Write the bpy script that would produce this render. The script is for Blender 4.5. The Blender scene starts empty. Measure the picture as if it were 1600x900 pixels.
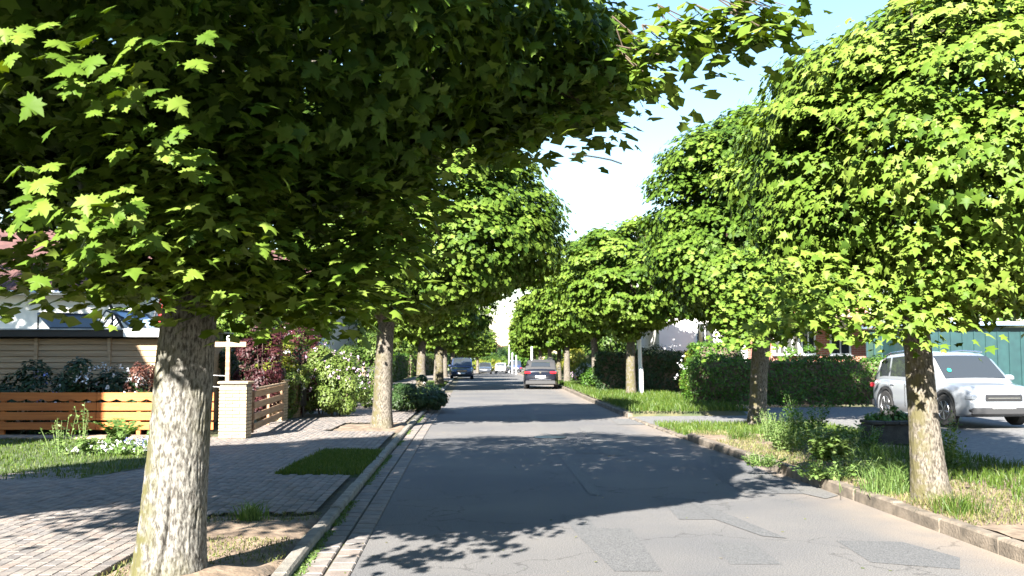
import bpy, math, random
import numpy as np
from mathutils import Vector, Matrix, Quaternion
C = bpy.context.scene
COL = C.collection
random.seed(7)
R = math.radians

# ------------------------------------------------------------------ camera
FPX, HPY, EYE = 1500.0, 560.0, 1.6          # focal length in photo pixels, horizon row, eye height
PITCH = math.atan((HPY-450)/FPX)
cam = bpy.data.cameras.new('camera'); camo = bpy.data.objects.new('camera', cam); COL.objects.link(camo)
camo.location = (0, 0, EYE); camo.rotation_euler = (math.pi/2+PITCH, 0, 0)
cam.sensor_width = 36; cam.lens = 36*FPX/1600; cam.clip_start = .05; cam.clip_end = 3000
cam.dof.use_dof = True; cam.dof.focus_distance = 8.5; cam.dof.aperture_fstop = 5.0
C.camera = camo
# ------------------------------------------------------------------ light
SUN_AZ, SUN_EL = R(200), R(31)              # azimuth clockwise from +Y, elevation
tosun = Vector((math.sin(SUN_AZ)*math.cos(SUN_EL), math.cos(SUN_AZ)*math.cos(SUN_EL), math.sin(SUN_EL)))
w = bpy.data.worlds.new('World'); C.world = w; w.use_nodes = True
nt = w.node_tree; nt.nodes.clear()
sk = nt.nodes.new('ShaderNodeTexSky'); sk.sky_type = 'NISHITA'; sk.sun_disc = False
sk.sun_elevation = SUN_EL; sk.sun_rotation = SUN_AZ; sk.air_density = 1.5; sk.dust_density = 0; sk.ozone_density = 4.6; sk.altitude = 0
bg = nt.nodes.new('ShaderNodeBackground'); bg.inputs[1].default_value = .05
wo = nt.nodes.new('ShaderNodeOutputWorld'); nt.links.new(sk.outputs[0], bg.inputs[0]); nt.links.new(bg.outputs[0], wo.inputs[0])
sl = bpy.data.lights.new('sun', 'SUN'); sl.energy = 5.0; sl.angle = R(.53); sl.color = (1, .95, .86)
so = bpy.data.objects.new('sun', sl); COL.objects.link(so); so.location = (0, 0, 60)
so.rotation_euler = tosun.to_track_quat('Z', 'Y').to_euler()
C.view_settings.view_transform = 'Standard'; C.view_settings.look = 'None'; C.view_settings.gamma = 1
C.view_settings.exposure = 2.55
C.render.engine = 'CYCLES'
try:
    C.cycles.max_bounces = 6; C.cycles.transmission_bounces = 4; C.cycles.diffuse_bounces = 2
    C.cycles.transparent_max_bounces = 8; C.cycles.sample_clamp_indirect = 6
except Exception: pass

# ------------------------------------------------------------------ survey helpers
def ray(px, py):
    v = 450-py; c, s = math.cos(PITCH), math.sin(PITCH)
    return ((px-800), FPX*c - v*s, FPX*s + v*c)
def G(px, py, z=0.0):
    """ground point (height z) seen at a photo pixel"""
    d = ray(px, py); t = (z-EYE)/d[2]
    return (d[0]*t, d[1]*t, z)
def P(px, py, Y):
    """point at forward distance Y seen at a photo pixel"""
    d = ray(px, py); t = Y/d[1]
    return (d[0]*t, Y, EYE+d[2]*t)
def gz(y):
    t = np.clip((np.asarray(y, float)-75)/75, 0, 1); return -.6*t*t*(3-2*t)
_ys = np.arange(-60, 420, .5)
def _sm(xs, ys):
    a = np.interp(_ys, xs, ys); k = np.ones(13)/13
    b = np.convolve(np.pad(a, 6, 'edge'), k, 'valid'); return b
_L = _sm([-60,-30,7,10.8,21.8,36.9,51,75,100,140,200,420], [1.6,.3,-1.6,-1.8,-2.3,-2.85,-3.5,-4.5,-4.9,-4.6,-2.0,20])
_R = _sm([-60,-30,8.7,11.7,17.5,25.3,35,48,75,100,140,200,420], [6.6,5.5,3.95,3.84,3.5,3.12,2.9,2.7,2.0,1.4,1.1,3.8,26])
def XL(y): return np.interp(y, _ys, _L)
def XR(y): return np.interp(y, _ys, _R)

# ------------------------------------------------------------------ noise
def hash3(i, j, k, s=0):
    h = (i*374761393 + j*668265263 + k*2147483647 + s*1274126177) & 0xffffffff
    h = ((h ^ (h >> 13)) * 1274126177) & 0xffffffff
    return ((h ^ (h >> 16)) & 0xffff)/65535.0
def vnoise(p, s=0):
    p = np.asarray(p, float); i = np.floor(p).astype(np.int64); f = p-i; f = f*f*(3-2*f)
    r = 0
    for a in (0,1):
        for b in (0,1):
            for c in (0,1):
                wgt = (f[...,0] if a else 1-f[...,0])*(f[...,1] if b else 1-f[...,1])*(f[...,2] if c else 1-f[...,2])
                r = r + wgt*hash3(i[...,0]+a, i[...,1]+b, i[...,2]+c, s)
    return r

# ------------------------------------------------------------------ object helpers
def tag(o, label=None, cat=None, group=None, kind=None):
    if label: o['label'] = label
    if cat: o['category'] = cat
    if group: o['group'] = group
    if kind: o['kind'] = kind
    return o
def thing(name, label, cat, loc=(0,0,0), rz=0, group=None):
    o = bpy.data.objects.new(name, None); COL.objects.link(o); o.empty_display_size = .2
    o.location = loc; o.rotation_euler = (0,0,rz); return tag(o, label, cat, group)
def link(name, me, parent=None, kind=None, loc=None):
    o = bpy.data.objects.new(name, me); COL.objects.link(o)
    if parent: o.parent = parent
    if kind: o['kind'] = kind
    if loc is not None: o.location = loc
    return o
def mesh(name, V, F, m, smooth=False, tint=None, uv=None, mats=None, midx=None):
    me = bpy.data.meshes.new(name)
    if isinstance(F, np.ndarray):
        V = np.asarray(V, np.float32); k = F.shape[1]; n = len(F)
        me.vertices.add(len(V)); me.vertices.foreach_set('co', V.ravel())
        me.loops.add(n*k); me.loops.foreach_set('vertex_index', F.astype(np.int32).ravel())
        me.polygons.add(n); me.polygons.foreach_set('loop_start', np.arange(0, n*k, k, dtype=np.int32))
        try: me.polygons.foreach_set('loop_total', np.full(n, k, np.int32))
        except Exception: pass
    else:
        me.from_pydata([tuple(v) for v in V], [], F)
    for q in (mats or [m]): me.materials.append(q)
    if midx is not None: me.polygons.foreach_set('material_index', np.asarray(midx, np.int32))
    if tint is not None:
        a = me.attributes.new('tint', 'FLOAT', 'FACE'); a.data.foreach_set('value', np.asarray(tint, np.float32))
    me.update(calc_edges=True)
    if uv is not None:
        l = me.uv_layers.new(name='UVMap'); li = np.empty(len(me.loops), np.int32); me.loops.foreach_get('vertex_index', li)
        l.data.foreach_set('uv', np.asarray(uv, np.float32)[li].ravel())
    if smooth: me.polygons.foreach_set('use_smooth', np.ones(len(me.polygons), bool))
    return me
class MB:
    def __init__(s): s.v = []; s.f = []
    def add(s, V, F):
        b = len(s.v); s.v += [tuple(v) for v in V]; s.f += [[i+b for i in f] for f in F]; return s
    def box(s, c, d, rz=0, ry=0, rx=0, bev=0):
        x, y, z = d[0]/2, d[1]/2, d[2]/2
        M = Matrix.Rotation(rz,3,'Z') @ Matrix.Rotation(ry,3,'Y') @ Matrix.Rotation(rx,3,'X')
        if bev:
            b = min(bev, x*.9, y*.9, z*.9)
            pts = []
            for zz, k in ((-z,b),(-z+b,0),(z-b,0),(z,b)):
                pts += [(-x+k,-y+k,zz),(x-k,-y+k,zz),(x-k,y-k,zz),(-x+k,y-k,zz)]
            F = [[3,2,1,0],[12,13,14,15]]
            for l in range(3):
                for i in range(4): F.append([l*4+i, l*4+(i+1)%4, l*4+4+(i+1)%4, l*4+4+i])
        else:
            pts = [(-x,-y,-z),(x,-y,-z),(x,y,-z),(-x,y,-z),(-x,-y,z),(x,-y,z),(x,y,z),(-x,y,z)]
            F = [[3,2,1,0],[4,5,6,7],[0,1,5,4],[1,2,6,5],[2,3,7,6],[3,0,4,7]]
        return s.add([tuple(M @ Vector(p) + Vector(c)) for p in pts], F)
    def tube(s, pts, r, n=8, cap=True):
        pts = [Vector(p) for p in pts]; rr = r if isinstance(r, (list, tuple)) else [r]*len(pts)
        V = []; 
        for i, p in enumerate(pts):
            t = (pts[min(i+1,len(pts)-1)]-pts[max(i-1,0)]).normalized()
            a = t.cross(Vector((0,1,0.01)) if abs(t.z) > .7 else Vector((0,0,1))).normalized(); b = t.cross(a)
            for k in range(n):
                an = 2*math.pi*k/n; V.append(p + (a*math.cos(an)+b*math.sin(an))*rr[i])
        F = []
        for i in range(len(pts)-1):
            for k in range(n): F.append([i*n+k, i*n+(k+1)%n, (i+1)*n+(k+1)%n, (i+1)*n+k])
        if cap: F += [list(range(n))[::-1], [(len(pts)-1)*n+k for k in range(n)]]
        return s.add(V, F)
    def prism(s, poly, h0, h1):
        n = len(poly)
        return s.add([(x,y,h0) for x,y in poly]+[(x,y,h1) for x,y in poly],
            [list(range(n))[::-1], list(range(n,2*n))]+[[i,(i+1)%n,n+(i+1)%n,n+i] for i in range(n)])
    def lathe(s, prof, n=24, M=None):
        V = []; 
        for r, z in prof:
            for k in range(n):
                a = 2*math.pi*k/n; p = Vector((r*math.cos(a), r*math.sin(a), z)); V.append(M @ p if M else p)
        F = [[i*n+k, i*n+(k+1)%n, (i+1)*n+(k+1)%n, (i+1)*n+k] for i in range(len(prof)-1) for k in range(n)]
        F += [list(range(n))[::-1], [(len(prof)-1)*n+k for k in range(n)]]
        return s.add(V, F)
    def build(s, name, m, parent=None, kind=None, smooth=False, loc=None):
        return link(name, mesh(name, s.v, s.f, m, smooth), parent, kind, loc)

# ------------------------------------------------------------------ materials
def nodes(name):
    m = bpy.data.materials.new(name); m.use_nodes = True; t = m.node_tree
    return m, t, t.nodes['Principled BSDF']
def N(t, ty, **k):
    n = t.nodes.new(ty)
    for a, b in k.items(): setattr(n, a, b)
    return n
def mat(name, c1, c2=None, scale=5, rough=.85, bump=0, bscale=None, metal=0, spec=.5, coat=0, stretch=(1,1,1), detail=6, world=False, contrast=(.35,.65)):
    m, t, p = nodes(name); L = t.links.new
    p.inputs['Roughness'].default_value = rough; p.inputs['Metallic'].default_value = metal
    p.inputs['Specular IOR Level'].default_value = spec; p.inputs['Coat Weight'].default_value = coat
    if coat: p.inputs['Coat Roughness'].default_value = .04
    p.inputs['Base Color'].default_value = (*c1, 1)
    tc = N(t, 'ShaderNodeTexCoord'); mp = N(t, 'ShaderNodeMapping'); mp.inputs['Scale'].default_value = stretch
    if world:
        gm = N(t, 'ShaderNodeNewGeometry'); L(gm.outputs['Position'], mp.inputs[0])
    else: L(tc.outputs['Object'], mp.inputs[0])
    if c2:
        n = N(t, 'ShaderNodeTexNoise'); n.inputs['Scale'].default_value = scale; n.inputs['Detail'].default_value = detail
        L(mp.outputs[0], n.inputs['Vector'])
        r = N(t, 'ShaderNodeValToRGB'); r.color_ramp.elements[0].position = contrast[0]; r.color_ramp.elements[1].position = contrast[1]
        r.color_ramp.elements[0].color = (*c1, 1); r.color_ramp.elements[1].color = (*c2, 1)
        L(n.outputs[0], r.inputs[0]); L(r.outputs[0], p.inputs['Base Color'])
    if bump:
        b = N(t, 'ShaderNodeTexNoise'); b.inputs['Scale'].default_value = bscale or scale*4; b.inputs['Detail'].default_value = 5
        L(mp.outputs[0], b.inputs['Vector'])
        bn = N(t, 'ShaderNodeBump'); bn.inputs['Strength'].default_value = bump; bn.inputs['Distance'].default_value = .02
        L(b.outputs[0], bn.inputs['Height']); L(bn.outputs[0], p.inputs['Normal'])
    return m
def leafmat(name, cols, trans=.35, rough=.5, spec=.35):
    """leaf: tint attribute 0..1 picks the colour, front diffuse+gloss, light shines through"""
    m, t, p = nodes(name); L = t.links.new
    at = N(t, 'ShaderNodeAttribute', attribute_name='tint'); r = N(t, 'ShaderNodeValToRGB')
    e = r.color_ramp.elements
    while len(e) < len(cols): e.new(.5)
    for i, c in enumerate(cols): e[i].position = i/(len(cols)-1); e[i].color = (*c, 1)
    oi = N(t, 'ShaderNodeObjectInfo')
    ad = N(t, 'ShaderNodeMath', operation='MULTIPLY_ADD'); ad.inputs[1].default_value = .22; L(oi.outputs['Random'], ad.inputs[0]); L(at.outputs['Fac'], ad.inputs[2])
    sb = N(t, 'ShaderNodeMath', operation='SUBTRACT'); sb.inputs[1].default_value = .11; L(ad.outputs[0], sb.inputs[0])
    nz = N(t, 'ShaderNodeTexNoise'); nz.inputs['Scale'].default_value = 18; nz.inputs['Detail'].default_value = 3
    gg = N(t, 'ShaderNodeNewGeometry'); L(gg.outputs['Position'], nz.inputs[0])
    na = N(t, 'ShaderNodeMath', operation='MULTIPLY_ADD'); na.inputs[1].default_value = .2; L(nz.outputs[0], na.inputs[0]); L(sb.outputs[0], na.inputs[2])
    nb = N(t, 'ShaderNodeMath', operation='SUBTRACT'); nb.inputs[1].default_value = .1; L(na.outputs[0], nb.inputs[0])
    L(nb.outputs[0], r.inputs[0]); L(r.outputs[0], p.inputs['Base Color'])
    p.inputs['Roughness'].default_value = rough; p.inputs['Specular IOR Level'].default_value = spec
    tr = N(t, 'ShaderNodeBsdfTranslucent'); hs = N(t, 'ShaderNodeHueSaturation'); hs.inputs['Saturation'].default_value = 1.25; hs.inputs['Value'].default_value = 1.25
    hs.inputs['Hue'].default_value = .49
    L(r.outputs[0], hs.inputs['Color']); L(hs.outputs[0], tr.inputs[0])
    mx = N(t, 'ShaderNodeMixShader'); mx.inputs[0].default_value = trans
    L(p.outputs[0], mx.inputs[1]); L(tr.outputs[0], mx.inputs[2]); L(mx.outputs[0], t.nodes['Material Output'].inputs[0])
    return m
M = {}
M['maple'] = leafmat('maple_leaf', [(.024,.055,.008),(.066,.118,.014),(.128,.188,.028),(.18,.225,.055)], .19, spec=.12)
M['shrub'] = leafmat('shrub_leaf', [(.02,.046,.008),(.045,.09,.013),(.08,.125,.02),(.115,.155,.035)], .22)
M['hedge'] = leafmat('hedge_leaf', [(.02,.055,.007),(.042,.1,.01),(.068,.14,.014),(.095,.165,.02)], .22)
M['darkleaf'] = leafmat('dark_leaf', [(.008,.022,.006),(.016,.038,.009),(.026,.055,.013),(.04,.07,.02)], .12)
M['maroon'] = leafmat('maroon_leaf', [(.022,.006,.008),(.042,.01,.013),(.07,.02,.02),(.10,.032,.032)], .25)
M['redleaf'] = leafmat('copper_leaf', [(.05,.02,.014),(.09,.034,.024),(.13,.055,.035),(.17,.085,.06)], .25)
M['yellowleaf'] = leafmat('yellow_leaf', [(.07,.095,.012),(.12,.15,.018),(.18,.2,.025),(.24,.24,.04)], .3)
M['weed'] = leafmat('weed_leaf', [(.05,.10,.022),(.085,.15,.034),(.125,.195,.05),(.17,.225,.075)], .3)
M['grass'] = leafmat('grass_blade', [(.026,.06,.006),(.048,.092,.01),(.08,.125,.017),(.13,.155,.04)], .3)
M['drygrass'] = leafmat('dry_grass_blade', [(.055,.09,.018),(.11,.13,.035),(.2,.175,.08),(.28,.23,.13)], .25)
M['petal_white'] = mat('petal_white', (.75,.75,.78), rough=.7)
M['petal_blue'] = mat('petal_blue', (.25,.28,.6), rough=.7)
M['petal_lilac'] = mat('petal_lilac', (.55,.38,.55), rough=.7)
M['twig'] = mat('twig', (.07,.05,.035), (.12,.09,.06), 12)

def bark(name, light, dark, moss, near=False):
    m, t, p = nodes(name); L = t.links.new
    tc = N(t, 'ShaderNodeTexCoord'); mp = N(t, 'ShaderNodeMapping'); mp.inputs['Scale'].default_value = (1,1,.36)
    L(tc.outputs['Object'], mp.inputs[0])
    n1 = N(t, 'ShaderNodeTexNoise'); n1.inputs['Scale'].default_value = 52; n1.inputs['Detail'].default_value = 8; n1.inputs['Roughness'].default_value = .65
    L(mp.outputs[0], n1.inputs[0])
    r1 = N(t, 'ShaderNodeValToRGB'); r1.color_ramp.elements[0].position = .40; r1.color_ramp.elements[1].position = .58
    r1.color_ramp.elements[0].color = (*dark, 1); r1.color_ramp.elements[1].color = (*light, 1); L(n1.outputs[0], r1.inputs[0])
    n2 = N(t, 'ShaderNodeTexNoise'); n2.inputs['Scale'].default_value = 2.2; n2.inputs['Detail'].default_value = 7; L(tc.outputs['Object'], n2.inputs[0])
    r2 = N(t, 'ShaderNodeValToRGB'); r2.color_ramp.elements[0].position = .52; r2.color_ramp.elements[1].position = .66; 
    L(n2.outputs[0], r2.inputs[0])
    # moss / algae on the shaded left flank of the bark
    sx = N(t, 'ShaderNodeSeparateXYZ'); L(tc.outputs['Object'], sx.inputs[0])
    mr = N(t, 'ShaderNodeMapRange'); mr.inputs['From Min'].default_value = .04; mr.inputs['From Max'].default_value = -.10; L(sx.outputs[0], mr.inputs[0])
    n3 = N(t, 'ShaderNodeTexNoise'); n3.inputs['Scale'].default_value = 11; n3.inputs['Detail'].default_value = 8; L(tc.outputs['Object'], n3.inputs[0])
    r3 = N(t, 'ShaderNodeValToRGB'); r3.color_ramp.elements[0].position = .40; r3.color_ramp.elements[1].position = .56; L(n3.outputs[0], r3.inputs[0])
    mu = N(t, 'ShaderNodeMath', operation='MULTIPLY'); L(mr.outputs[0], mu.inputs[0]); L(r3.outputs[0], mu.inputs[1])
    mu2 = N(t, 'ShaderNodeMath', operation='MULTIPLY'); L(r2.outputs[0], mu2.inputs[0]); mu2.inputs[1].default_value = .45
    mx0 = N(t, 'ShaderNodeMath', operation='MAXIMUM'); L(mu.outputs[0], mx0.inputs[0]); L(mu2.outputs[0], mx0.inputs[1])
    if not near: mx0.inputs[0].default_value = 0
    mx = N(t, 'ShaderNodeMix', data_type='RGBA'); L(mx0.outputs[0], mx.inputs[0]); L(r1.outputs[0], mx.inputs[6]); mx.inputs[7].default_value = (*moss, 1)
    L(mx.outputs[2], p.inputs['Base Color']); p.inputs['Roughness'].default_value = .95; p.inputs['Specular IOR Level'].default_value = .2
    bn = N(t, 'ShaderNodeBump'); bn.inputs['Strength'].default_value = .8; bn.inputs['Distance'].default_value = .012
    L(n1.outputs[0], bn.inputs['Height']); L(bn.outputs[0], p.inputs['Normal'])
    return m
M['bark_near'] = bark('bark_near', (.215,.205,.185), (.055,.050,.044), (.085,.08,.035), True)
M['bark'] = bark('bark', (.175,.155,.13), (.045,.038,.03), (.09,.08,.04))

def ground_mat():
    m, t, p = nodes('asphalt'); L = t.links.new
    tc = N(t, 'ShaderNodeTexCoord'); gm = N(t, 'ShaderNodeNewGeometry')
    n1 = N(t, 'ShaderNodeTexNoise'); n1.inputs['Scale'].default_value = 90; n1.inputs['Detail'].default_value = 4; L(gm.outputs['Position'], n1.inputs[0])
    n2 = N(t, 'ShaderNodeTexNoise'); n2.inputs['Scale'].default_value = .45; n2.inputs['Detail'].default_value = 6; L(gm.outputs['Position'], n2.inputs[0])
    r1 = N(t, 'ShaderNodeValToRGB'); r1.color_ramp.elements[0].position = .36; r1.color_ramp.elements[1].position = .66
    r1.color_ramp.elements[0].color = (.082,.081,.083,1); r1.color_ramp.elements[1].color = (.192,.187,.184,1); L(n1.outputs[0], r1.inputs[0])
    r2 = N(t, 'ShaderNodeValToRGB'); r2.color_ramp.elements[0].position = .38; r2.color_ramp.elements[1].position = .62
    r2.color_ramp.elements[0].color = (.84,.85,.88,1); r2.color_ramp.elements[1].color = (1.08,1.05,1.02,1); L(n2.outputs[0], r2.inputs[0])
    mx = N(t, 'ShaderNodeMix', data_type='RGBA', blend_type='MULTIPLY'); mx.inputs[0].default_value = 1
    L(r1.outputs[0], mx.inputs[6]); L(r2.outputs[0], mx.inputs[7])
    # sand and dust washed along the kerbs (u = 0..1 across the road)
    su = N(t, 'ShaderNodeSeparateXYZ'); L(tc.outputs['UV'], su.inputs[0])
    mr = N(t, 'ShaderNodeMapRange'); mr.inputs['From Min'].default_value = .86; mr.inputs['From Max'].default_value = 1.0; L(su.outputs[0], mr.inputs[0])
    n3 = N(t, 'ShaderNodeTexNoise'); n3.inputs['Scale'].default_value = 1.6; n3.inputs['Detail'].default_value = 8; L(gm.outputs['Position'], n3.inputs[0])
    mm = N(t, 'ShaderNodeMath', operation='MULTIPLY_ADD'); L(n3.outputs[0], mm.inputs[0]); mm.inputs[1].default_value = 1.3; mm.inputs[2].default_value = -.1
    m2 = N(t, 'ShaderNodeMath', operation='MULTIPLY', use_clamp=True); L(mr.outputs[0], m2.inputs[0]); L(mm.outputs[0], m2.inputs[1])
    m3 = N(t, 'ShaderNodeMix', data_type='RGBA'); L(m2.outputs[0], m3.inputs[0]); L(mx.outputs[2], m3.inputs[6]); m3.inputs[7].default_value = (.27,.215,.165,1)
    vo = N(t, 'ShaderNodeTexVoronoi', feature='DISTANCE_TO_EDGE'); vo.inputs['Scale'].default_value = .42
    wv = N(t, 'ShaderNodeTexNoise'); wv.inputs['Scale'].default_value = 1.4; wv.inputs['Detail'].default_value = 8; L(gm.outputs['Position'], wv.inputs[0])
    va = N(t, 'ShaderNodeMix', data_type='RGBA', blend_type='LINEAR_LIGHT'); va.inputs[0].default_value = .55; L(gm.outputs['Position'], va.inputs[6]); L(wv.outputs['Color'], va.inputs[7]); L(va.outputs[2], vo.inputs['Vector'])
    cr = N(t, 'ShaderNodeMapRange'); cr.inputs['From Min'].default_value = .0; cr.inputs['From Max'].default_value = .006; cr.inputs['To Min'].default_value = .62; L(vo.outputs['Distance'], cr.inputs[0])
    cm = N(t, 'ShaderNodeMix', data_type='RGBA', blend_type='MULTIPLY'); cm.inputs[0].default_value = 1; L(m3.outputs[2], cm.inputs[6]); L(cr.outputs[0], cm.inputs[7])
    L(cm.outputs[2], p.inputs['Base Color']); p.inputs['Roughness'].default_value = .9; p.inputs['Specular IOR Level'].default_value = .25
    bn = N(t, 'ShaderNodeBump'); bn.inputs['Strength'].default_value = .5; bn.inputs['Distance'].default_value = .016
    L(n1.outputs[0], bn.inputs['Height']); L(bn.outputs[0], p.inputs['Normal'])
    return m
M['asphalt'] = ground_mat()
M['asphalt_dark'] = mat('asphalt_patch_dark', (.060,.061,.065), (.150,.149,.150), 90, .9, .25, 90, world=True, spec=.25)
M['asphalt_light'] = mat('asphalt_patch_light', (.080,.078,.077), (.182,.178,.174), 90, .9, .25, 90, world=True, spec=.25)
M['drive'] = mat('drive_surface', (.10,.10,.105), (.17,.165,.16), 14, .9, .3, 60, world=True)
M['soil'] = mat('soil', (.12,.085,.058), (.25,.185,.13), 6, .95, .8, 22, world=True, detail=10)
M['earth'] = mat('earth_ground', (.05,.07,.025), (.14,.12,.06), 1.5, .95, .5, 12, world=True, detail=8)
M['lawn'] = mat('lawn_ground', (.035,.055,.012), (.07,.09,.025), 3, .95, .5, 30, world=True)
M['paver'] = mat('concrete_paver', (.135,.118,.108), (.215,.19,.172), 5, .9, .4, 60, world=True)
M['paver2'] = mat('concrete_paver_dark', (.115,.104,.10), (.185,.168,.157), 7, .9, .4, 60, world=True)
M['paver3'] = mat('concrete_paver_pink', (.155,.125,.108), (.235,.195,.17), 6, .9, .4, 60, world=True)
M['joint'] = mat('paving_joint', (.06,.055,.045), (.11,.10,.06), 5, .95, .4, 60, world=True)
M['kerb'] = mat('kerb_concrete', (.14,.13,.112), (.235,.215,.185), 7, .9, .5, 50, world=True)
M['kerb_old'] = mat('kerb_weathered', (.075,.062,.048), (.19,.155,.12), 5, .95, .6, 40, world=True, detail=9)
M['wood_orange'] = mat('orange_wood', (.36,.10,.018), (.50,.165,.035), 3, .6, .3, 30, stretch=(.3,4,6))
M['wood_pale'] = mat('pale_wood', (.30,.205,.12), (.42,.30,.19), 3, .75, .3, 20, stretch=(.3,4,8))
M['wood_brown'] = mat('brown_wood', (.25,.145,.08), (.37,.24,.145), 3, .7, .3, 20, stretch=(.5,4,8))
M['brick_yellow'] = mat('yellow_brick', (.32,.235,.15), (.44,.34,.225), 9, .9, .4, 60)
M['brick_yellow2'] = mat('yellow_brick_dark', (.27,.195,.13), (.38,.29,.19), 9, .9, .4, 60)
M['mortar'] = mat('mortar', (.13,.115,.095), (.18,.16,.13), 20, .95)
M['white_wall'] = mat('white_render', (.72,.72,.71), (.80,.80,.79), 1.5, .9, .2, 60)
M['blue_wall'] = mat('pale_blue_render', (.55,.60,.68), (.62,.66,.72), 1.5, .9, .2, 60)
M['tile'] = mat('roof_tile', (.062,.028,.026), (.11,.05,.042), 4, .8, .4, 20)
M['black'] = mat('black_trim', (.02,.02,.022), rough=.5)
M['dark_metal'] = mat('dark_metal', (.05,.055,.06), rough=.4, metal=.6)
M['zinc'] = mat('zinc', (.32,.34,.37), (.42,.44,.46), 8, .45, metal=.7)
M['white_metal'] = mat('white_metal', (.72,.73,.72), (.80,.80,.78), 4, .45)
M['glass'] = mat('window_glass', (.03,.035,.04), rough=.04, spec=1)
M['panel'] = mat('panel_glass', (.30,.42,.55), rough=.06, spec=1, coat=.6)
M['rose'] = mat('red_fabric', (.45,.03,.03), rough=.8)
M['green_metal'] = mat('green_metal', (.012,.036,.024), (.017,.048,.030), 3, .5)
M['teal'] = mat('teal_sheet', (.010,.036,.040), (.014,.050,.052), 3, .5)
M['rubber'] = mat('rubber', (.02,.02,.021), rough=.85)
M['rim'] = mat('alloy', (.45,.46,.48), rough=.3, metal=.9)
M['paint_black'] = mat('black_paint', (.008,.009,.014), rough=.25, coat=1)
M['paint_blue'] = mat('dark_blue_paint', (.03,.045,.10), rough=.25, coat=1)
M['paint_grey'] = mat('dark_grey_paint', (.04,.045,.055), rough=.3, coat=1)
M['paint_silver'] = mat('silver_paint', (.55,.56,.58), rough=.3, coat=1)
M['paint_white_shaded'] = mat('white_paint_shaded', (.22,.235,.26), rough=.3, coat=1)  # white paint darkened to stand in for tree shade on the car
M['softtop'] = mat('soft_top_fabric', (.03,.03,.032), (.045,.045,.047), 60, .9)
M['plastic'] = mat('black_plastic', (.03,.03,.032), rough=.6)
M['chrome'] = mat('chrome', (.7,.7,.72), rough=.15, metal=1)
M['red_lamp'] = mat('red_lamp_glass', (.5,.02,.03), rough=.1, coat=1)
M['clear_lamp'] = mat('clear_lamp_glass', (.22,.24,.27), rough=.1, coat=1)
M['plate'] = mat('number_plate', (.75,.75,.72), rough=.4)
M['sticker'] = mat('green_sticker', (.02,.45,.25), rough=.5)
def brickwall():
    m, t, p = nodes('red_brick_wall'); L = t.links.new
    tc = N(t, 'ShaderNodeTexCoord'); mp = N(t, 'ShaderNodeMapping'); mp.inputs['Rotation'].default_value = (R(90),0,0)
    L(tc.outputs['Object'], mp.inputs[0]); b = N(t, 'ShaderNodeTexBrick'); L(mp.outputs[0], b.inputs[0])
    b.inputs['Scale'].default_value = 1; b.inputs['Brick Width'].default_value = .25; b.inputs['Row Height'].default_value = .077; b.inputs['Mortar Size'].default_value = .008
    b.inputs['Color1'].default_value = (.42,.14,.09,1); b.inputs['Color2'].default_value = (.33,.10,.07,1); b.inputs['Mortar'].default_value = (.4,.32,.27,1)
    L(b.outputs[0], p.inputs['Base Color']); p.inputs['Roughness'].default_value = .9
    return m
M['brick_red'] = brickwall()

# ------------------------------------------------------------------ leaves
def leaf_template(kind):
    if kind == 'maple':      # five pointed lobes with side teeth
        half = [(0,-.02),(.10,.02),(.20,-.12),(.24,.02),(.46,-.02),(.36,.14),(.47,.22),(.62,.40),(.42,.40),(.34,.50),(.22,.44),(.24,.62),(.16,.66),(.16,.80),(.08,.82)]
        tip = (0, 1.0)
    elif kind == 'maple_mid':
        half = [(0,0),(.22,-.10),(.42,.02),(.34,.16),(.60,.40),(.36,.42),(.22,.46),(.16,.76)]; tip = (0,1.0)
    elif kind == 'maple_low':
        half = [(0,0),(.40,-.02),(.30,.2),(.56,.42),(.22,.46)]; tip = (0,1.0)
    elif kind == 'maple_tiny':
        half = [(0,0),(.46,-.02),(.30,.26),(.56,.46)]; tip = (0,1.0)
    elif kind == 'oval':
        half = [(0,0),(.28,.3),(.26,.65)]; tip = (0,1.0)
    elif kind == 'card':
        half = [(0,0),(.34,.45)]; tip = (0,1.0)
    pts = half + [tip] + [(-x, y) for x, y in half[1:]][::-1]
    V = [(x, y-.1, -.22*abs(x) - .12*max(0,y-.4)) for x, y in pts]
    n = len(V)
    if kind == 'maple_tiny': return np.array(V), np.array([[0,i,i+1] for i in range(1,n-1)])
    if kind in ('oval','card'):
        V = [(x, y, -.3*abs(x)) for x, y in pts]
        mid = len(half)
        # split along the midrib so that the blade folds
        F = [[0,i,i+1] for i in range(1, mid)] + [[0, j, j+1] for j in range(mid, n-1)]
        return np.array(V), np.array(F)
    V.append((0,.30,.02)); F = [[n, i, (i+1)%n] for i in range(n)]
    return np.array(V), np.array(F)
TPL = {k: leaf_template(k) for k in ('maple','maple_mid','maple_low','maple_tiny','oval','card')}
def frames(nrm, tip):
    nrm = nrm/np.linalg.norm(nrm, axis=1, keepdims=True)
    y = tip - (tip*nrm).sum(1, keepdims=True)*nrm; y /= np.linalg.norm(y, axis=1, keepdims=True)+1e-9
    x = np.cross(y, nrm); return x, y, nrm
def leaves_mesh(name, pos, nrm, tip, size, tint, kind, m):
    V, F = TPL[kind]; x, y, z = frames(nrm, tip)
    vv = pos[:,None] + size[:,None,None]*(V[None,:,0:1]*x[:,None] + V[None,:,1:2]*y[:,None] + V[None,:,2:3]*z[:,None])
    ff = (F[None] + (np.arange(len(pos))*len(V))[:,None,None]).reshape(-1,3)
    return mesh(name, vv.reshape(-1,3), ff, m, tint=np.repeat(tint, len(F)))
def sphere_dirs(rng, n):
    d = rng.normal(size=(n,3)); return d/np.linalg.norm(d, axis=1, keepdims=True)
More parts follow.
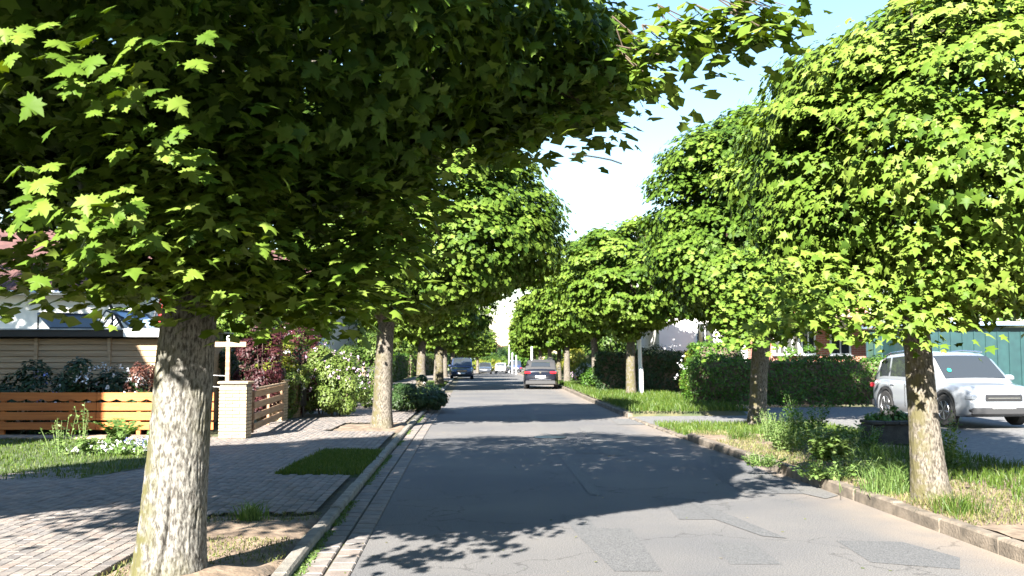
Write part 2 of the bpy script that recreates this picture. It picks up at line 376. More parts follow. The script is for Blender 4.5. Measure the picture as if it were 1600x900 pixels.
def crown_leaves(seed, rx, ry, rt, rb, nlobes, nleaf, size, flat=0.0, lobe=(.55,1.0), inner=.12, cone=0, spray=True, bottom_share=None, zrim=0):
    """returns pos (around crown centre), nrm, tip, size, tint.  rt/rb: height above and below the widest level.
       cone>0 makes the underside a shallow cone"""
    rng = np.random.default_rng(seed)
    d = sphere_dirs(rng, nlobes*6)
    # farthest-point like thinning so that lobes spread evenly
    keep = [0]; dist = np.full(len(d), 9.)
    for _ in range(nlobes-1):
        dist = np.minimum(dist, np.linalg.norm(d-d[keep[-1]], axis=1)); keep.append(int(np.argmax(dist*(.8+.4*rng.random(len(d))))))
    d = d[keep]
    def surf(d, k=1.0):
        up = d[:,2] > 0
        rr = np.where(up, rt, rb)
        x, y, z = d[:,0]*rx*k, d[:,1]*ry*k, d[:,2]*rr*k
        if cone:
            rho = np.sqrt((d[:,0]**2+d[:,1]**2))
            # spread underside points evenly over a cone from the rim down to the trunk
            rho2 = np.where(up, rho, np.sqrt(np.clip(1-np.abs(d[:,2]),0,1)))
            s = np.where(up, 1, rho2/np.maximum(rho,1e-6))
            x, y = x*s, y*s
            z = np.where(up, z, -rb*(1-rho2)*cone - rb*(1-cone)*np.sqrt(np.clip(1-rho2**2,0,1)))
        return np.stack([x,y,z],1)
    lr = rng.uniform(lobe[0], lobe[1], nlobes)
    wob = rng.uniform(-.28, .16, nlobes)
    cen = surf(d); nn = cen/np.array([rx**2, ry**2, ((rt+rb)/2)**2]); 
    if cone:
        lo = d[:,2] <= 0; sl = rb*cone/rx
        h = cen[:,:2]/np.maximum(np.linalg.norm(cen[:,:2],axis=1,keepdims=True),1e-6)
        nn[lo,0] = h[lo,0]*sl; nn[lo,1] = h[lo,1]*sl; nn[lo,2] = -1
    nn /= np.linalg.norm(nn, axis=1, keepdims=True)
    cen = cen - nn*(lr*.8)[:,None] + nn*wob[:,None]
    n_in = int(nleaf*inner); n_out = nleaf-n_in
    w_ = lr**2; li = rng.choice(nlobes, n_out, p=w_/w_.sum())
    # leaves grow in sprays (twig ends) upon each lobe
    if spray:
        ns = max(nlobes*14, n_out//11); sl_ = rng.choice(nlobes, ns, p=w_/w_.sum())
        # each lobe is an umbrella: its leaves sit on the upper and outer side, the hollow below stays dark
        ax = nn[sl_]*.65 + np.array([0,0,.75]); und = nn[sl_][:,2] < -.35; ax[und] = nn[sl_][und]
        ax /= np.linalg.norm(ax, axis=1, keepdims=True)
        sd = sphere_dirs(rng, ns); dot = (sd*ax).sum(1); fl = dot < .05; sd[fl] -= 2*(dot[fl])[:,None]*ax[fl]
        sr = lr[sl_]*rng.uniform(.86,1.10,ns)
        sp = cen[sl_] + sd*sr[:,None]*np.array([1.08,1.08,.72]); sn = sd
        k = rng.integers(0, ns, n_out)
        off = rng.normal(size=(n_out,3))*np.array([.13,.13,.035])
        rad = np.linalg.norm(off[:,:2],axis=1)
        off[:,2] -= rad*.45
        pos = sp[k]+off; out = sn[k]*.75+nn[sl_[k]]*.25
        stint = rng.normal(size=ns)*.07; ltint = rng.normal(size=nlobes)*.10
        tint = .47 + stint[k] + ltint[sl_[k]] + .08*rng.normal(size=n_out)
        hd = off*np.array([1,1,0])/(rad[:,None]+1e-6)
    else:
        sd = sphere_dirs(rng, n_out); dot = (sd*nn[li]).sum(1); fl = dot < -.1; sd[fl] -= 2*dot[fl][:,None]*nn[li[fl]]
        pos = cen[li]+sd*(lr[li]*rng.uniform(.8,1.1,n_out))[:,None]; out = sd; tint = .46+.16*rng.normal(size=n_out); hd = sphere_dirs(rng,n_out)
        lt = rng.normal(size=nlobes)*.08; tint += lt[li]
    # inner leaves, tinted darker to paint in shade inside the crown
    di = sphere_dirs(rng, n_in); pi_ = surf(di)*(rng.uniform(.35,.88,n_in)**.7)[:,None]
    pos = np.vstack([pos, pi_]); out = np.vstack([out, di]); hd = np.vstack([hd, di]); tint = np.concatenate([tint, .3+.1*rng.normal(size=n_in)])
    n = len(pos)
    up = np.array([0,0,1.])
    nrm = out*.95 + up*.5 + hd*.2 + rng.normal(size=(n,3))*.25
    tip = hd*.7 + out*.25 - up*.75 + rng.normal(size=(n,3))*.35
    sz = size*rng.uniform(.62,1.2,n)
    return pos, nrm, tip, sz, np.clip(tint,0,1)

def trunk_mesh(name, path, rad, m, n=20, ridges=0, flare=None, seed=1, steps=24):
    """tapered trunk through path points; rad per point; ridged bark relief"""
    pa = np.array(path, float); ra = np.array(rad, float); t = np.linspace(0, len(pa)-1, steps)
    X = np.stack([np.interp(t, range(len(pa)), pa[:,i]) for i in range(3)],1); rr = np.interp(t, range(len(pa)), ra)
    an = np.linspace(0, 2*np.pi, n, endpoint=False)
    A, T = np.meshgrid(an, np.arange(steps))
    r = rr[T].copy(); z = X[T][...,2]
    c, s = np.cos(A), np.sin(A)
    q = np.stack([c*rr[T]*9, s*rr[T]*9, z*1.1],-1)
    r *= 1 + .10*(vnoise(q*.5, seed)-.5)*2
    if flare:
        f = np.exp(-np.clip(z,0,9)/flare[0]); r *= 1 + f*flare[1]*(.6+.8*vnoise(np.stack([c*1.6+9, s*1.6+9, z*0+seed],-1), 3))
    if ridges:
        for fr, fz, am in ((22,5.5,.75),(48,13,.8),(95,30,.6)):
            qq = np.stack([c*rr[T]*fr+50, s*rr[T]*fr+50, z*fz+ 2*vnoise(np.stack([c*3,s*3,z*4],-1),5)],-1)
            v = vnoise(qq, seed+int(fr)); r += ridges*am*(1-np.abs(2*v-1)*2)*.5
        # deep vertical seams
        for a0, wdt, dp, z0, z1 in flare[2] if flare and len(flare)>2 else []:
            aw = a0 + .10*(vnoise(np.stack([z*2.5, z*0, z*0],-1), 8)-.5)*2
            dd = (A-aw+np.pi)%(2*np.pi)-np.pi
            r -= dp*np.exp(-(dd/wdt)**2)*np.clip((z1-z)/.5,0,1)
    V = np.stack([X[T][...,0]+c*r, X[T][...,1]+s*r, z],-1).reshape(-1,3)
    i, k = np.meshgrid(np.arange(steps-1), np.arange(n), indexing='ij'); k2 = (k+1)%n
    F = np.stack([i*n+k, i*n+k2, (i+1)*n+k2, (i+1)*n+k],-1).reshape(-1,4)
    return mesh(name, V, F, m, smooth=True)

def branches(rng, h0, cc, rx, rt, rb, r0, n=9):
    """limbs fanning from the trunk head into the crown"""
    b = MB()
    for k in range(n):
        a = 2*math.pi*k/n + rng.uniform(-.3,.3); el = rng.uniform(-.1,.9); L = rng.uniform(.55,.8)
        e = Vector((cc[0]+rx*L*math.cos(a)*math.cos(el), cc[1]+rx*L*math.sin(a)*math.cos(el), cc[2]+(rt if el>0 else rb)*L*math.sin(el)))
        s = Vector((cc[0]*.0, cc[1]*.0, h0)); mid = s.lerp(e,.5)+Vector((rng.uniform(-.2,.2), rng.uniform(-.2,.2), .15))
        b.tube([s, mid, e], [r0*.5, r0*.28, r0*.08], 6)
        for q in range(3):
            st = mid.lerp(e, rng.uniform(0,.8)); en = st+Vector((rng.uniform(-.9,.9), rng.uniform(-.9,.9), rng.uniform(-.3,.7)))
            b.tube([st, st.lerp(en,.5)+Vector((0,0,.08)), en], [r0*.13, r0*.09, r0*.03], 5)
    return b
def pick_leaves(pos, nrm, sz, root, nmax=300, lo=(60,-20), hi=(1540,720)):
    """indices of the leaves that show largest from the street"""
    p = pos + np.array(root); c, s = math.cos(PITCH), math.sin(PITCH)
    dy = p[:,1]; dz = p[:,2]-EYE; dep = dy*c+dz*s; v = -dy*s+dz*c
    px = 800+FPX*p[:,0]/dep; py = 450-FPX*v/dep
    nn = nrm/np.linalg.norm(nrm,axis=1,keepdims=True); view = -np.stack([p[:,0],dy,dz],1); view /= np.linalg.norm(view,axis=1,keepdims=True)
    face = np.abs((nn*view).sum(1)); app = sz/dep*FPX*face
    ok = (dep>.5)&(px>lo[0])&(px<hi[0])&(py>lo[1])&(py<hi[1])
    cell = 14; best = {}
    for i in np.nonzero(ok)[0]:
        k = (int(px[i]//cell), int(py[i]//cell))
        if k not in best or dep[i] < dep[best[k]]: best[k] = i
    ids = np.array(list(best.values())); ids = ids[np.argsort(-app[ids])][:nmax]
    return ids
LEAFME = {}
def single_leaves(root_obj, data, ids, kind, m):
    pos, nrm, tip, sz, tint = data; V, F = TPL[kind]
    x, y, z = frames(nrm[ids], tip[ids])
    for j, i in enumerate(ids):
        q = int(min(3, tint[i]*4)); key = (kind, q)
        if key not in LEAFME: LEAFME[key] = mesh('leaf', V, F, m, tint=np.full(len(F), (q+.5)/4))
        o = link('leaf', LEAFME[key], root_obj)
        B = np.eye(4); B[:3,0] = x[j]*sz[i]; B[:3,1] = y[j]*sz[i]; B[:3,2] = z[j]*sz[i]; B[:3,3] = pos[i]
        o.matrix_basis = Matrix(B.tolist())
exec_tree = None
CR = {}
TREEG = 'maples lining the street'
def crown_variant(key, **kw):
    """crown leaf mesh shared between alike trees, origin at trunk foot"""
    if key in CR: return CR[key]
    kind = kw.pop('kind'); cc = kw.pop('cc'); d = crown_leaves(**kw); pos = d[0]+np.array(cc)
    CR[key] = leaves_mesh('leaves', pos, d[1], d[2], d[3], d[4], kind, M['maple']); return CR[key]
def street_tree(x, y, label, path, rad, crown_me, cc, dims, rz=0, seed=0, group=TREEG, scale=1.0, lv=None, brk='bark'):
    t = thing('maple_tree', label, 'tree', (x,y,float(gz(y))), rz, group); t.scale = (scale,)*3
    tm = trunk_mesh('trunk', path, rad, M[brk], 20, .006, (.2,.12), seed+1, 40)
    link('trunk', tm, t)
    rng = random.Random(seed); branches(rng, path[-1][2]-.1, cc, *dims, rad[-1]*1.4).build('limbs', M['bark'], t)
    if crown_me: link('leaves', crown_me, t, 'stuff')
    return t

# ================================================================== SETTING
def strip(name, ys, xa, xb, z, m, nx=2, uvl=False, parent=None, edge=None):
    ys = np.asarray(ys, float); a = xa(ys) if callable(xa) else np.full(len(ys), xa); b = xb(ys) if callable(xb) else np.full(len(ys), xb)
    u = np.linspace(0,1,nx); X = a[:,None]*(1-u)+b[:,None]*u; Y = np.repeat(ys[:,None], nx, 1); Z = gz(Y)+z
    V = np.stack([X,Y,Z],-1).reshape(-1,3); i, k = np.meshgrid(np.arange(len(ys)-1), np.arange(nx-1), indexing='ij')
    F = np.stack([i*nx+k, i*nx+k+1, (i+1)*nx+k+1, (i+1)*nx+k], -1).reshape(-1,4)
    uv = np.stack([np.tile(u,(len(ys),1)), Y],-1).reshape(-1,2)
    return link(name, mesh(name, V, F, m, uv=uv), parent, None if parent else 'structure')
yy = np.concatenate([np.arange(-40,60,1.), np.arange(60,300,3.)])
# ground sheet to the horizon
gx = np.array([-900,-300,-100,-40,-20,0,20,40,100,300,900.]); gy = np.concatenate([[-600,-100],np.arange(-40,400,10.),[500,900,1600]])
X, Y = np.meshgrid(gx, gy); Vg = np.stack([X,Y,gz(Y)-.09],-1).reshape(-1,3); i, k = np.meshgrid(np.arange(len(gy)-1), np.arange(len(gx)-1), indexing='ij'); n_ = len(gx)
link('ground', mesh('ground', Vg, np.stack([i*n_+k, i*n_+k+1, (i+1)*n_+k+1, (i+1)*n_+k],-1).reshape(-1,4), M['earth']), None, 'structure')
GUT = .42
road = strip('road', yy, lambda y: XL(y)+GUT, XR, 0, M['asphalt'], 24)
# patches of newer and older asphalt laid in the road
_pz = [.0025]
def patch(pix, m, z=None, name='asphalt_patch'):
    z = _pz[0]; _pz[0] += .0005
    pts = [G(a,b,0) for a,b in pix]; b_ = MB(); b_.add([(p[0],p[1],z) for p in pts], [list(range(len(pts)))])
    o = b_.build(name, M[m], road); return o
patch([(1111,848),(1176,848),(1222,882),(1141,882)], 'asphalt_dark')
patch([(1306,845),(1410,847),(1500,872),(1500,890),(1361,879)], 'asphalt_dark')
patch([(1029,778),(1068,778),(1117,812),(1061,812)], 'asphalt_dark')
patch([(877,805),(918,805),(932,826),(986,826),(1035,893),(960,893),(905,840)], 'asphalt_dark')
patch([(884,688),(923,688),(952,709),(903,709)], 'asphalt_dark')
patch([(1109,712),(1165,722),(1268,772),(1165,772),(1118,745)], 'asphalt_dark')
patch([(1068,778),(1108,792),(1230,842),(1190,838),(1117,812)], 'asphalt_dark')
patch([(817,640),(827,640),(942,774),(922,774)], 'asphalt_light')
patch([(793,601),(797,601),(822,636),(816,636)], 'asphalt_light')
patch([(903,668),(925,668),(975,712),(948,712)], 'asphalt_light')
patch([(952,654),(1000,655),(1010,664),(965,664)], 'asphalt_light')
patch([(1235,757),(1262,757),(1310,775),(1290,780),(1255,772)], 'asphalt_light')
# manhole cover
mc = G(860,684,0); b_ = MB().lathe([(.33,.0),(.33,.012),(.30,.016),(.0001,.016)], 28)
o = b_.build('manhole_cover', M['dark_metal'], None, None, False, (mc[0],mc[1],.003)); tag(o, 'round iron manhole cover in the shaded middle of the road', 'manhole cover')

# gutter of setts, kerb, pavement on the left
strip('gutter', yy, lambda y: XL(y), lambda y: XL(y)+GUT, -.012, M['joint'], 2)
gut = bpy.data.objects['gutter']
box_me = {}
def unit_piece(key, d, m, bev=.006):
    if key not in box_me:
        b = MB(); b.box((0,0,0), d, bev=bev); box_me[key] = mesh(key[0], b.v, b.f, M[m])
    return box_me[key]
rs = random.Random(3)
def field(parent, name, cells, d, mats_, nmax=300, bev=.006, far_name=None):
    """cells: (x,y,z,rz,w) sorted so that the first nmax are the nearest in view; the rest are joined"""
    cells.sort(key=lambda c: (0 if abs(c[0])/max(c[1],.1) < .60 and c[1] > 6.2 else 1, c[1]))
    for c in cells[:nmax]:
        o = link(name, unit_piece((name, rs.randrange(3)) , d, mats_[0], bev) if len(mats_)==1 else unit_piece((name, k_:=rs.randrange(len(mats_))), d, mats_[k_], bev), parent)
        o.location = c[:3]; o.rotation_euler = (rs.uniform(-.006,.006), rs.uniform(-.008,.008), c[3]); o.scale = (1,c[4],1)
    rest = cells[nmax:]
    if rest:
        n = len(rest); P_ = np.array([c[:3] for c in rest]); a = np.array([c[3] for c in rest]); wv = np.array([c[4] for c in rest])
        x, y, z = d[0]/2, d[1]/2, d[2]/2; k = bev
        T = np.array([(-x,-y,z-k),(x,-y,z-k),(x,y,z-k),(-x,y,z-k),(-x+k,-y+k,z),(x-k,-y+k,z),(x-k,y-k,z),(-x+k,y-k,z)])
        Tn = np.repeat(T[None], n, 0); Tn[:,:,1] *= wv[:,None]
        Tn[:,4:,2] += np.random.default_rng(1).normal(size=(n,1))*.0012
        ca, sa = np.cos(a)[:,None], np.sin(a)[:,None]
        Vx = Tn[:,:,0]*ca - Tn[:,:,1]*sa; Vy = Tn[:,:,0]*sa + Tn[:,:,1]*ca
        V = np.stack([Vx+P_[:,0:1], Vy+P_[:,1:2], Tn[:,:,2]+P_[:,2:3]],-1)
        Fq = np.array([[0,1,5,4],[1,2,6,5],[2,3,7,6],[3,0,4,7],[4,5,6,7]])
        F = (Fq[None]+(np.arange(n)*8)[:,None,None]).reshape(-1,4)
        mi = np.repeat(np.random.default_rng(2).integers(0,len(mats_),n),5)
        link(far_name or name, mesh(name, V.reshape(-1,3), F, None, mats=[M[q] for q in mats_], midx=mi), parent, 'stuff')
def dirL(y): return -math.atan2(float(XL(y+.5)-XL(y-.5)), 1.0)
cells = []
y = 5.6
while y < 45:
    for r_ in range(2):
        xx = float(XL(y)) + .115 + r_*.20
        cells.append((xx, y+(r_%2)*.12, -.035+.0, dirL(y), 1.0))
    y += .255
field(gut, 'gutter_sett', cells, (.185,.24,.09), ['paver3','paver','paver2'], 140, .01)
# left kerb stones
def kerb(side, xf, off, wdt, hgt, m, y0, y1, step, gaps=()):
    kb = thing('kerb', None, None); kb['kind'] = 'structure'; del_ = None
    me = None; rk = random.Random(5+side)
    b = MB().box((0,0,0), (wdt, step-.012, .32), bev=.018); me = mesh('kerb_stone', b.v, b.f, M[m])
    y = y0; far = MB()
    while y < y1:
        ym = y+step/2
        if not any(g0 < ym < g1 for g0,g1 in gaps):
            xm = float(xf(ym)) + off; a = -math.atan2(float(xf(ym+.5)-xf(ym-.5)),1.); zz = hgt-.16+float(gz(ym))+rk.uniform(-.006,.006)
            low = any(g0-2 < ym < g1+2 for g0,g1 in gaps)
            if ym < 62:
                o = link('kerb_stone', me, kb); o.location = (xm+rk.uniform(-.006,.006), ym, zz); o.rotation_euler = (rk.uniform(-.006,.006), rk.uniform(-.02,.02), a+rk.uniform(-.006,.006))
            else: far.box((xm,ym,zz),(wdt,step-.012,.32),a)
        y += step
    if far.v: far.build('distant_kerb_stone', M[m], kb, 'stuff')
    return kb
kerb(0, XL, -.065, .12, .075, 'kerb', -10, 160, 1.0)
kerb(1, XR, .07, .13, .13, 'kerb_old', -10, 160, 1.0, gaps=((19.2,26.2),))
# lowered kerb at the driveway mouth
dk = thing('lowered_kerb', None, None); dk['kind'] = 'structure'
for q in range(7):
    ym = 19.7+q; b = MB().box((0,0,0),(.13,.985,.2), bev=.02)
    o = b.build('kerb_stone', M['kerb_old'], dk, None); o.location = (float(XR(ym))+.07, ym, -.06)

# pavement (left): bedding sheet with pavers on it
PH = .055
def XF(y):   # garden side edge of the pavement
    y = np.asarray(y, float); return np.interp(y, [-40,12.6,12.7,14.2,18.8,19.0,24,30,45,75,100,140,200,420],[-15,-15,-6.9,-6.2,-6.2,-5.75,-5.85,-6.0,-6.9,-8.2,-8.6,-8.2,-5.6,16])
ypv = np.concatenate([np.arange(-20,12.6,1.),[12.6,12.7,13.4,14.2],np.arange(15,60,1.),np.arange(60,200,4.)])
pav = strip('pavement', ypv, XF, lambda y: XL(y)-.125, PH-.035, M['joint'], 3)
fp = strip('distant_pavement_surface', np.arange(33,200,3.), XF, lambda y: XL(y)-.125, PH-.004, M['paver'], 3, parent=pav)
PITS = [(8.1-2.6,9.75,-2.95), (12.9,16.3,-3.15), (20.6,23.4,-3.95)]   # y0, y1, x inner edge
cells = []
for (x0_,y0_,x1_,y1_) in ((-9.0,5.0,-1.9,12.7),(-7.0,12.7,-1.9,33.2)):
    y = y0_; row = 0
    while y < y1_:
        cx = math.floor(x0_/.102)*.102
        while cx < x1_:
            yv = y + (.10 if int(round(cx/.102)) % 2 else 0); xk = float(XL(yv))
            xx = cx + (xk+1.75)*.999
            if xx < xk-.19 and xx > float(XF(yv))+.03 and not any(a-.05<yv<b+.05 and xx>c-.03 for a,b,c in PITS):
                cells.append((xx+rs.uniform(-.0015,.0015), yv, PH-.02+.008*math.sin(xx*1.7+yv)+rs.uniform(-.0015,.0015), dirL(yv)+.0, 1.0))
            cx += .102
        y += .205
field(pav, 'paver', cells, (.096,.198,.05), ['paver','paver2','paver','paver3'], 300, .004, 'paver')
# tree pits
for q,(a,b,c) in enumerate(PITS):
    ysq = np.arange(a, b+.01, .15)
    xs_ = lambda y: np.full(len(y), c)
    nxq = 18; u = np.linspace(0,1,nxq); X = (c*(1-u)[None]+ (XL(ysq)-.13)[:,None]*u); Y = np.repeat(ysq[:,None],nxq,1)
    Z = PH-.012+.05*(vnoise(np.stack([X*2.2,Y*2.2,X*0],-1),4)-.35) + .02*(vnoise(np.stack([X*11,Y*11,X*0],-1),6)-.5)
    Z[0]-=.03; Z[-1]-=.03; Z[:,0]-=.03; Z[:,-1]-=.03
    if q==0:
        Z += .10*np.exp(-((X+2.2)**2+(Y-6.7)**2)/.25)
    i,k = np.meshgrid(np.arange(len(ysq)-1),np.arange(nxq-1),indexing='ij')
    o = link('tree_pit_soil', mesh('tree_pit_soil', np.stack([X,Y,Z],-1).reshape(-1,3), np.stack([i*nxq+k,i*nxq+k+1,(i+1)*nxq+k+1,(i+1)*nxq+k],-1).reshape(-1,4), M['soil' if q!=1 else 'lawn'], True), None, 'structure')
# front lawn (left)
lw = MB(); ls = [G(-60,752,.06), G(125,748,.06), G(238,728,.06), (-6.2,18.2,.06), (-11.5,18.6,.06), (-15,13,.06)]
lw.add(ls,[list(range(6))]); lawn = lw.build('lawn', M['lawn'], None, 'structure')

# right verge and drive
VH = .12
def XV(y): return XR(y)+.135
y1v = np.concatenate([np.arange(-20,19.5,.5),[19.5]])
def bumpy(name, ys, xa, wid, m, z=VH, nx=16, amp=.06):
    a = XV(ys); u = np.linspace(0,1,nx); X = a[:,None]+wid*u[None]; Y = np.repeat(ys[:,None],nx,1)
    Z = gz(Y)+z-.02+amp*(vnoise(np.stack([X*1.7,Y*1.7,X*0],-1),11)-.25)+.25*amp*(vnoise(np.stack([X*8,Y*8,X*0],-1),12)-.5)
    Z[0] -= .2; Z[-1] -= .2; Z[:,-1] -= .2
    i,k = np.meshgrid(np.arange(len(ys)-1),np.arange(nx-1),indexing='ij')
    return link(name, mesh(name, np.stack([X,Y,Z],-1).reshape(-1,3), np.stack([i*nx+k,i*nx+k+1,(i+1)*nx+k+1,(i+1)*nx+k],-1).reshape(-1,4), m, True), None, 'structure')
bumpy('verge', np.arange(-12,19.6,.25), XV, 3.2, M['soil'])
bumpy('verge', np.concatenate([np.arange(26.4,60,.4)]), XV, 3.4, M['earth'], .15)
bumpy('verge', np.concatenate([np.arange(59.8,200,2)]), XV, 3.4, M['earth'])
bumpy('verge', np.arange(19.55,23.3,.25), lambda y: XV(y), 4.2, M['earth'], .03, amp=.05)
drv = MB(); 
drv.add([(float(XR(19.4))+.14,19.55,.012),(7.2,19.55,.03),(22,19.55,.14),(22,29.6,.14),(8,29.6,.10),(float(XR(26.3))+.14,26.3,.012)],[[0,1,2,3,4,5]])
drv.add([(6.9,2,.07),(24,2,.07),(24,19.55,.138),(7.2,19.55,.03)],[[0,1,2,3]])
drv.build('driveway', M['drive'], None, 'structure')
sp = MB().add([G(1040,628,.14),G(1100,629,.14),G(1120,641,.14),(7.8,28.9,.175),(5.0,28.6,.15)],[[0,1,2,3,4]]); sp.build('sandy_path', M['soil'], None, 'structure')

# ================================================================== GRASS AND WEEDS
def blades(name, pts, hgt, m, tag_=None, lean=.35, wid=.006, seed=0, parent=None, seg=True, kind='stuff'):
    rng = np.random.default_rng(seed); n = len(pts); pts = np.asarray(pts, float)
    h = hgt*rng.uniform(.45,1.25,n) if np.isscalar(hgt) else hgt; a = rng.uniform(0,2*np.pi,n); l = h*lean*rng.uniform(.1,1.6,n)
    wv = wid*rng.uniform(.6,1.4,n); b = rng.uniform(0,2*np.pi,n)
    d = np.stack([np.cos(a),np.sin(a),0*a],1); sx = np.stack([np.cos(b),np.sin(b),0*b],1)*wv[:,None]; up = np.array([0,0,1.])
    p1 = pts + d*(l*.3)[:,None] + up*(h*.6)[:,None]; p2 = pts + d*l[:,None] + up*(h*(1-.25*lean))[:,None]
    V = np.stack([pts-sx, pts+sx, p1+sx*.8, p1-sx*.8, p2],1).reshape(-1,3)
    F = (np.array([[0,1,2],[0,2,3],[3,2,4]])[None]+(np.arange(n)*5)[:,None,None]).reshape(-1,3)
    t = np.repeat(np.clip(rng.normal(.45,.22,n),0,1),3)
    o = link(name, mesh(name, V, F, m, tint=t), parent, kind)
    if tag_: tag(o, *tag_)
    return o
rg = np.random.default_rng(5)
def inpoly(poly, n):
    poly = np.array(poly)[:,:2]; lo, hi = poly.min(0), poly.max(0); out = []
    q = rg.uniform(lo, hi, (n*3,2)); ins = np.zeros(len(q),bool); j = len(poly)-1
    for i in range(len(poly)):
        xi,yi = poly[i]; xj,yj = poly[j]
        ins ^= ((yi>q[:,1])!=(yj>q[:,1])) & (q[:,0] < (xj-xi)*(q[:,1]-yi)/(yj-yi+1e-12)+xi); j = i
    return q[ins][:n]
def z0(p, z): return np.column_stack([p, np.full(len(p), z)])
blades('lawn_grass', z0(inpoly(ls,16000), .06), .055, M['grass'], ('short mown front lawn before the orange fence','grass'), seed=1, wid=.006)
a_,b2_,c_ = PITS[1]
blades('pit_grass', z0(inpoly([(c_,a_),(float(XL(a_))-.15,a_),(float(XL(b2_))-.15,b2_),(c_,b2_)], 10000)+rg.normal(size=(10000,2))*np.array([.035,.05]), PH), .06, M['grass'], ('rectangle of short green grass in the shaded empty tree pit','grass'), seed=2, wid=.005)
# dry grass and sprouts in the near pit
a_,b2_,c_ = PITS[0]; pp = inpoly([(c_,a_),(float(XL(a_))-.15,a_),(float(XL(b2_))-.15,b2_),(c_,b2_)], 5000)
nz = vnoise(np.column_stack([pp*1.6, pp[:,0]*0]), 21); pp = pp[(nz > .48)|(pp[:,1] > 9.3)]
blades('pit_dry_grass', z0(pp, PH), .035, M['drygrass'], ('sparse dry grass on the bare soil of the nearest tree pit','grass'), lean=1.2, seed=3, wid=.004)
pts = []
for q in range(5200):
    y = 5.5+rs.random()**1.3*24; 
    if vnoise(np.array([[y*1.1,0,0]]),31)[0] < .40: continue
    pts.append((float(XL(y))+rs.uniform(-.01,.05)+abs(rs.gauss(0,.02)), y, -.0))
blades('kerb_weeds', pts, .035, M['weed'], ('low weeds growing in the joint along the left kerb','weeds'), lean=1.3, seed=4, wid=.007)
# right verge: dry tufts by the kerb, greener behind
n = 26000; yv = 6+rg.random(n)**1.25*13.6; u = rg.random(n)**1.1; xv = XV(yv)+u*3.1
nz = vnoise(np.column_stack([xv*1.3,yv*1.3,xv*0]), 41); keep = (nz > .36)
g = np.column_stack([xv,yv,np.full(n,VH)])[keep]; uu = u[keep]; nn_ = nz[keep]
dry = (uu < .38+.25*(nn_-.5))
blades('verge_dry_grass', g[dry], .075, M['drygrass'], ('dry yellowish grass on the verge along the right kerb','grass'), lean=1.1, seed=5, wid=.004)
blades('verge_grass', g[~dry], .13, M['grass'], ('green grass on the verge behind the right kerb','grass'), lean=.6, seed=6, wid=.005)
n = 16000; yv = 26.5+rg.random(n)**1.2*30; xv = XV(yv)+rg.random(n)*3.3
blades('far_verge_grass', np.column_stack([xv,yv,np.full(n,VH+.03)]), .20, M['grass'], ('long sunlit grass round the lamp post beyond the driveway','grass'), seed=7, wid=.010)
n = 6000; yv = 19.8+rg.random(n)*3.4; xv = XV(yv)+rg.random(n)*4
blades('drive_edge_grass', np.column_stack([xv,yv,np.full(n,.03)]), .12, M['grass'], ('shaded grass between the driveway and the right kerb','grass'), seed=8, wid=.008)
n = 9000; yv = 24+rg.random(n)*40; xv = XL(yv)-.15-rg.random(n)*1.3*np.clip((yv-24)/6,0,1)
kp = (yv > 29); blades('left_verge_grass', np.column_stack([xv,yv,np.full(n,.05)])[kp], .14, M['grass'], ('grass strip beside the left kerb beyond the second maple','grass'), seed=9, wid=.010)

# ---- shrubs -------------------------------------------------------
def shrub_leaves(name, seed, dims, n, size, m, parent, loc=(0,0,0), kind='oval', nl=14, lobe=(.25,.5), rb=None, flat=True, tshift=0):
    rx, ry, rz = dims; d = crown_leaves(seed, rx, ry, rz, rb or rz*.9, nl, n, size, lobe=(min(rx,ry,rz)*lobe[0], min(rx,ry,rz)*lobe[1]), spray=False, inner=.2)
    pos = d[0]+np.array(loc); k = pos[:,2] > .02 if flat else np.ones(len(pos),bool)
    return link(name, leaves_mesh(name, pos[k], d[1][k], d[2][k], d[3][k], np.clip(d[4][k]+tshift,0,1), kind, m), parent, 'stuff')
def shrub(name, label, cat, loc, dims, n, size, m, seed=0, flowers=None, group=None, kind='card', stems=6, tshift=0, nl=14):
    t = thing(name, label, cat, loc, 0, group); rx, ry, rz = dims
    shrub_leaves('foliage', seed+50, dims, n, size, M[m], t, (0,0,rz*.95), kind, nl, tshift=tshift)
    b = MB(); r_ = random.Random(seed)
    for q in range(stems):
        a = r_.uniform(0,6.28); e = Vector((rx*.6*math.cos(a), ry*.6*math.sin(a), rz*r_.uniform(1.1,1.6)))
        b.tube([(e.x*.15,e.y*.15,-.02),(e.x*.5,e.y*.5,e.z*.5),e],[.018,.012,.005],5)
    b.build('stems', M['twig'], t)
    if flowers:
        mt, cnt, fs = flowers; rng = np.random.default_rng(seed+9); d = sphere_dirs(rng, cnt); d[:,2] = np.abs(d[:,2])*1.0-.2
        pos = d*np.array([rx,ry,rz])*rng.uniform(.95,1.1,(cnt,1)) + np.array([0,0,rz*.95])
        # each flower head a small cluster of petals
        p = np.repeat(pos,7,0)+rng.normal(size=(cnt*7,3))*fs*.35
        link('blossom', leaves_mesh('blossom', p, rng.normal(size=p.shape)+d.repeat(7,0), rng.normal(size=p.shape), np.full(len(p),fs*.8), np.full(len(p),.5), 'oval', M[mt]), t, 'stuff')
    return t
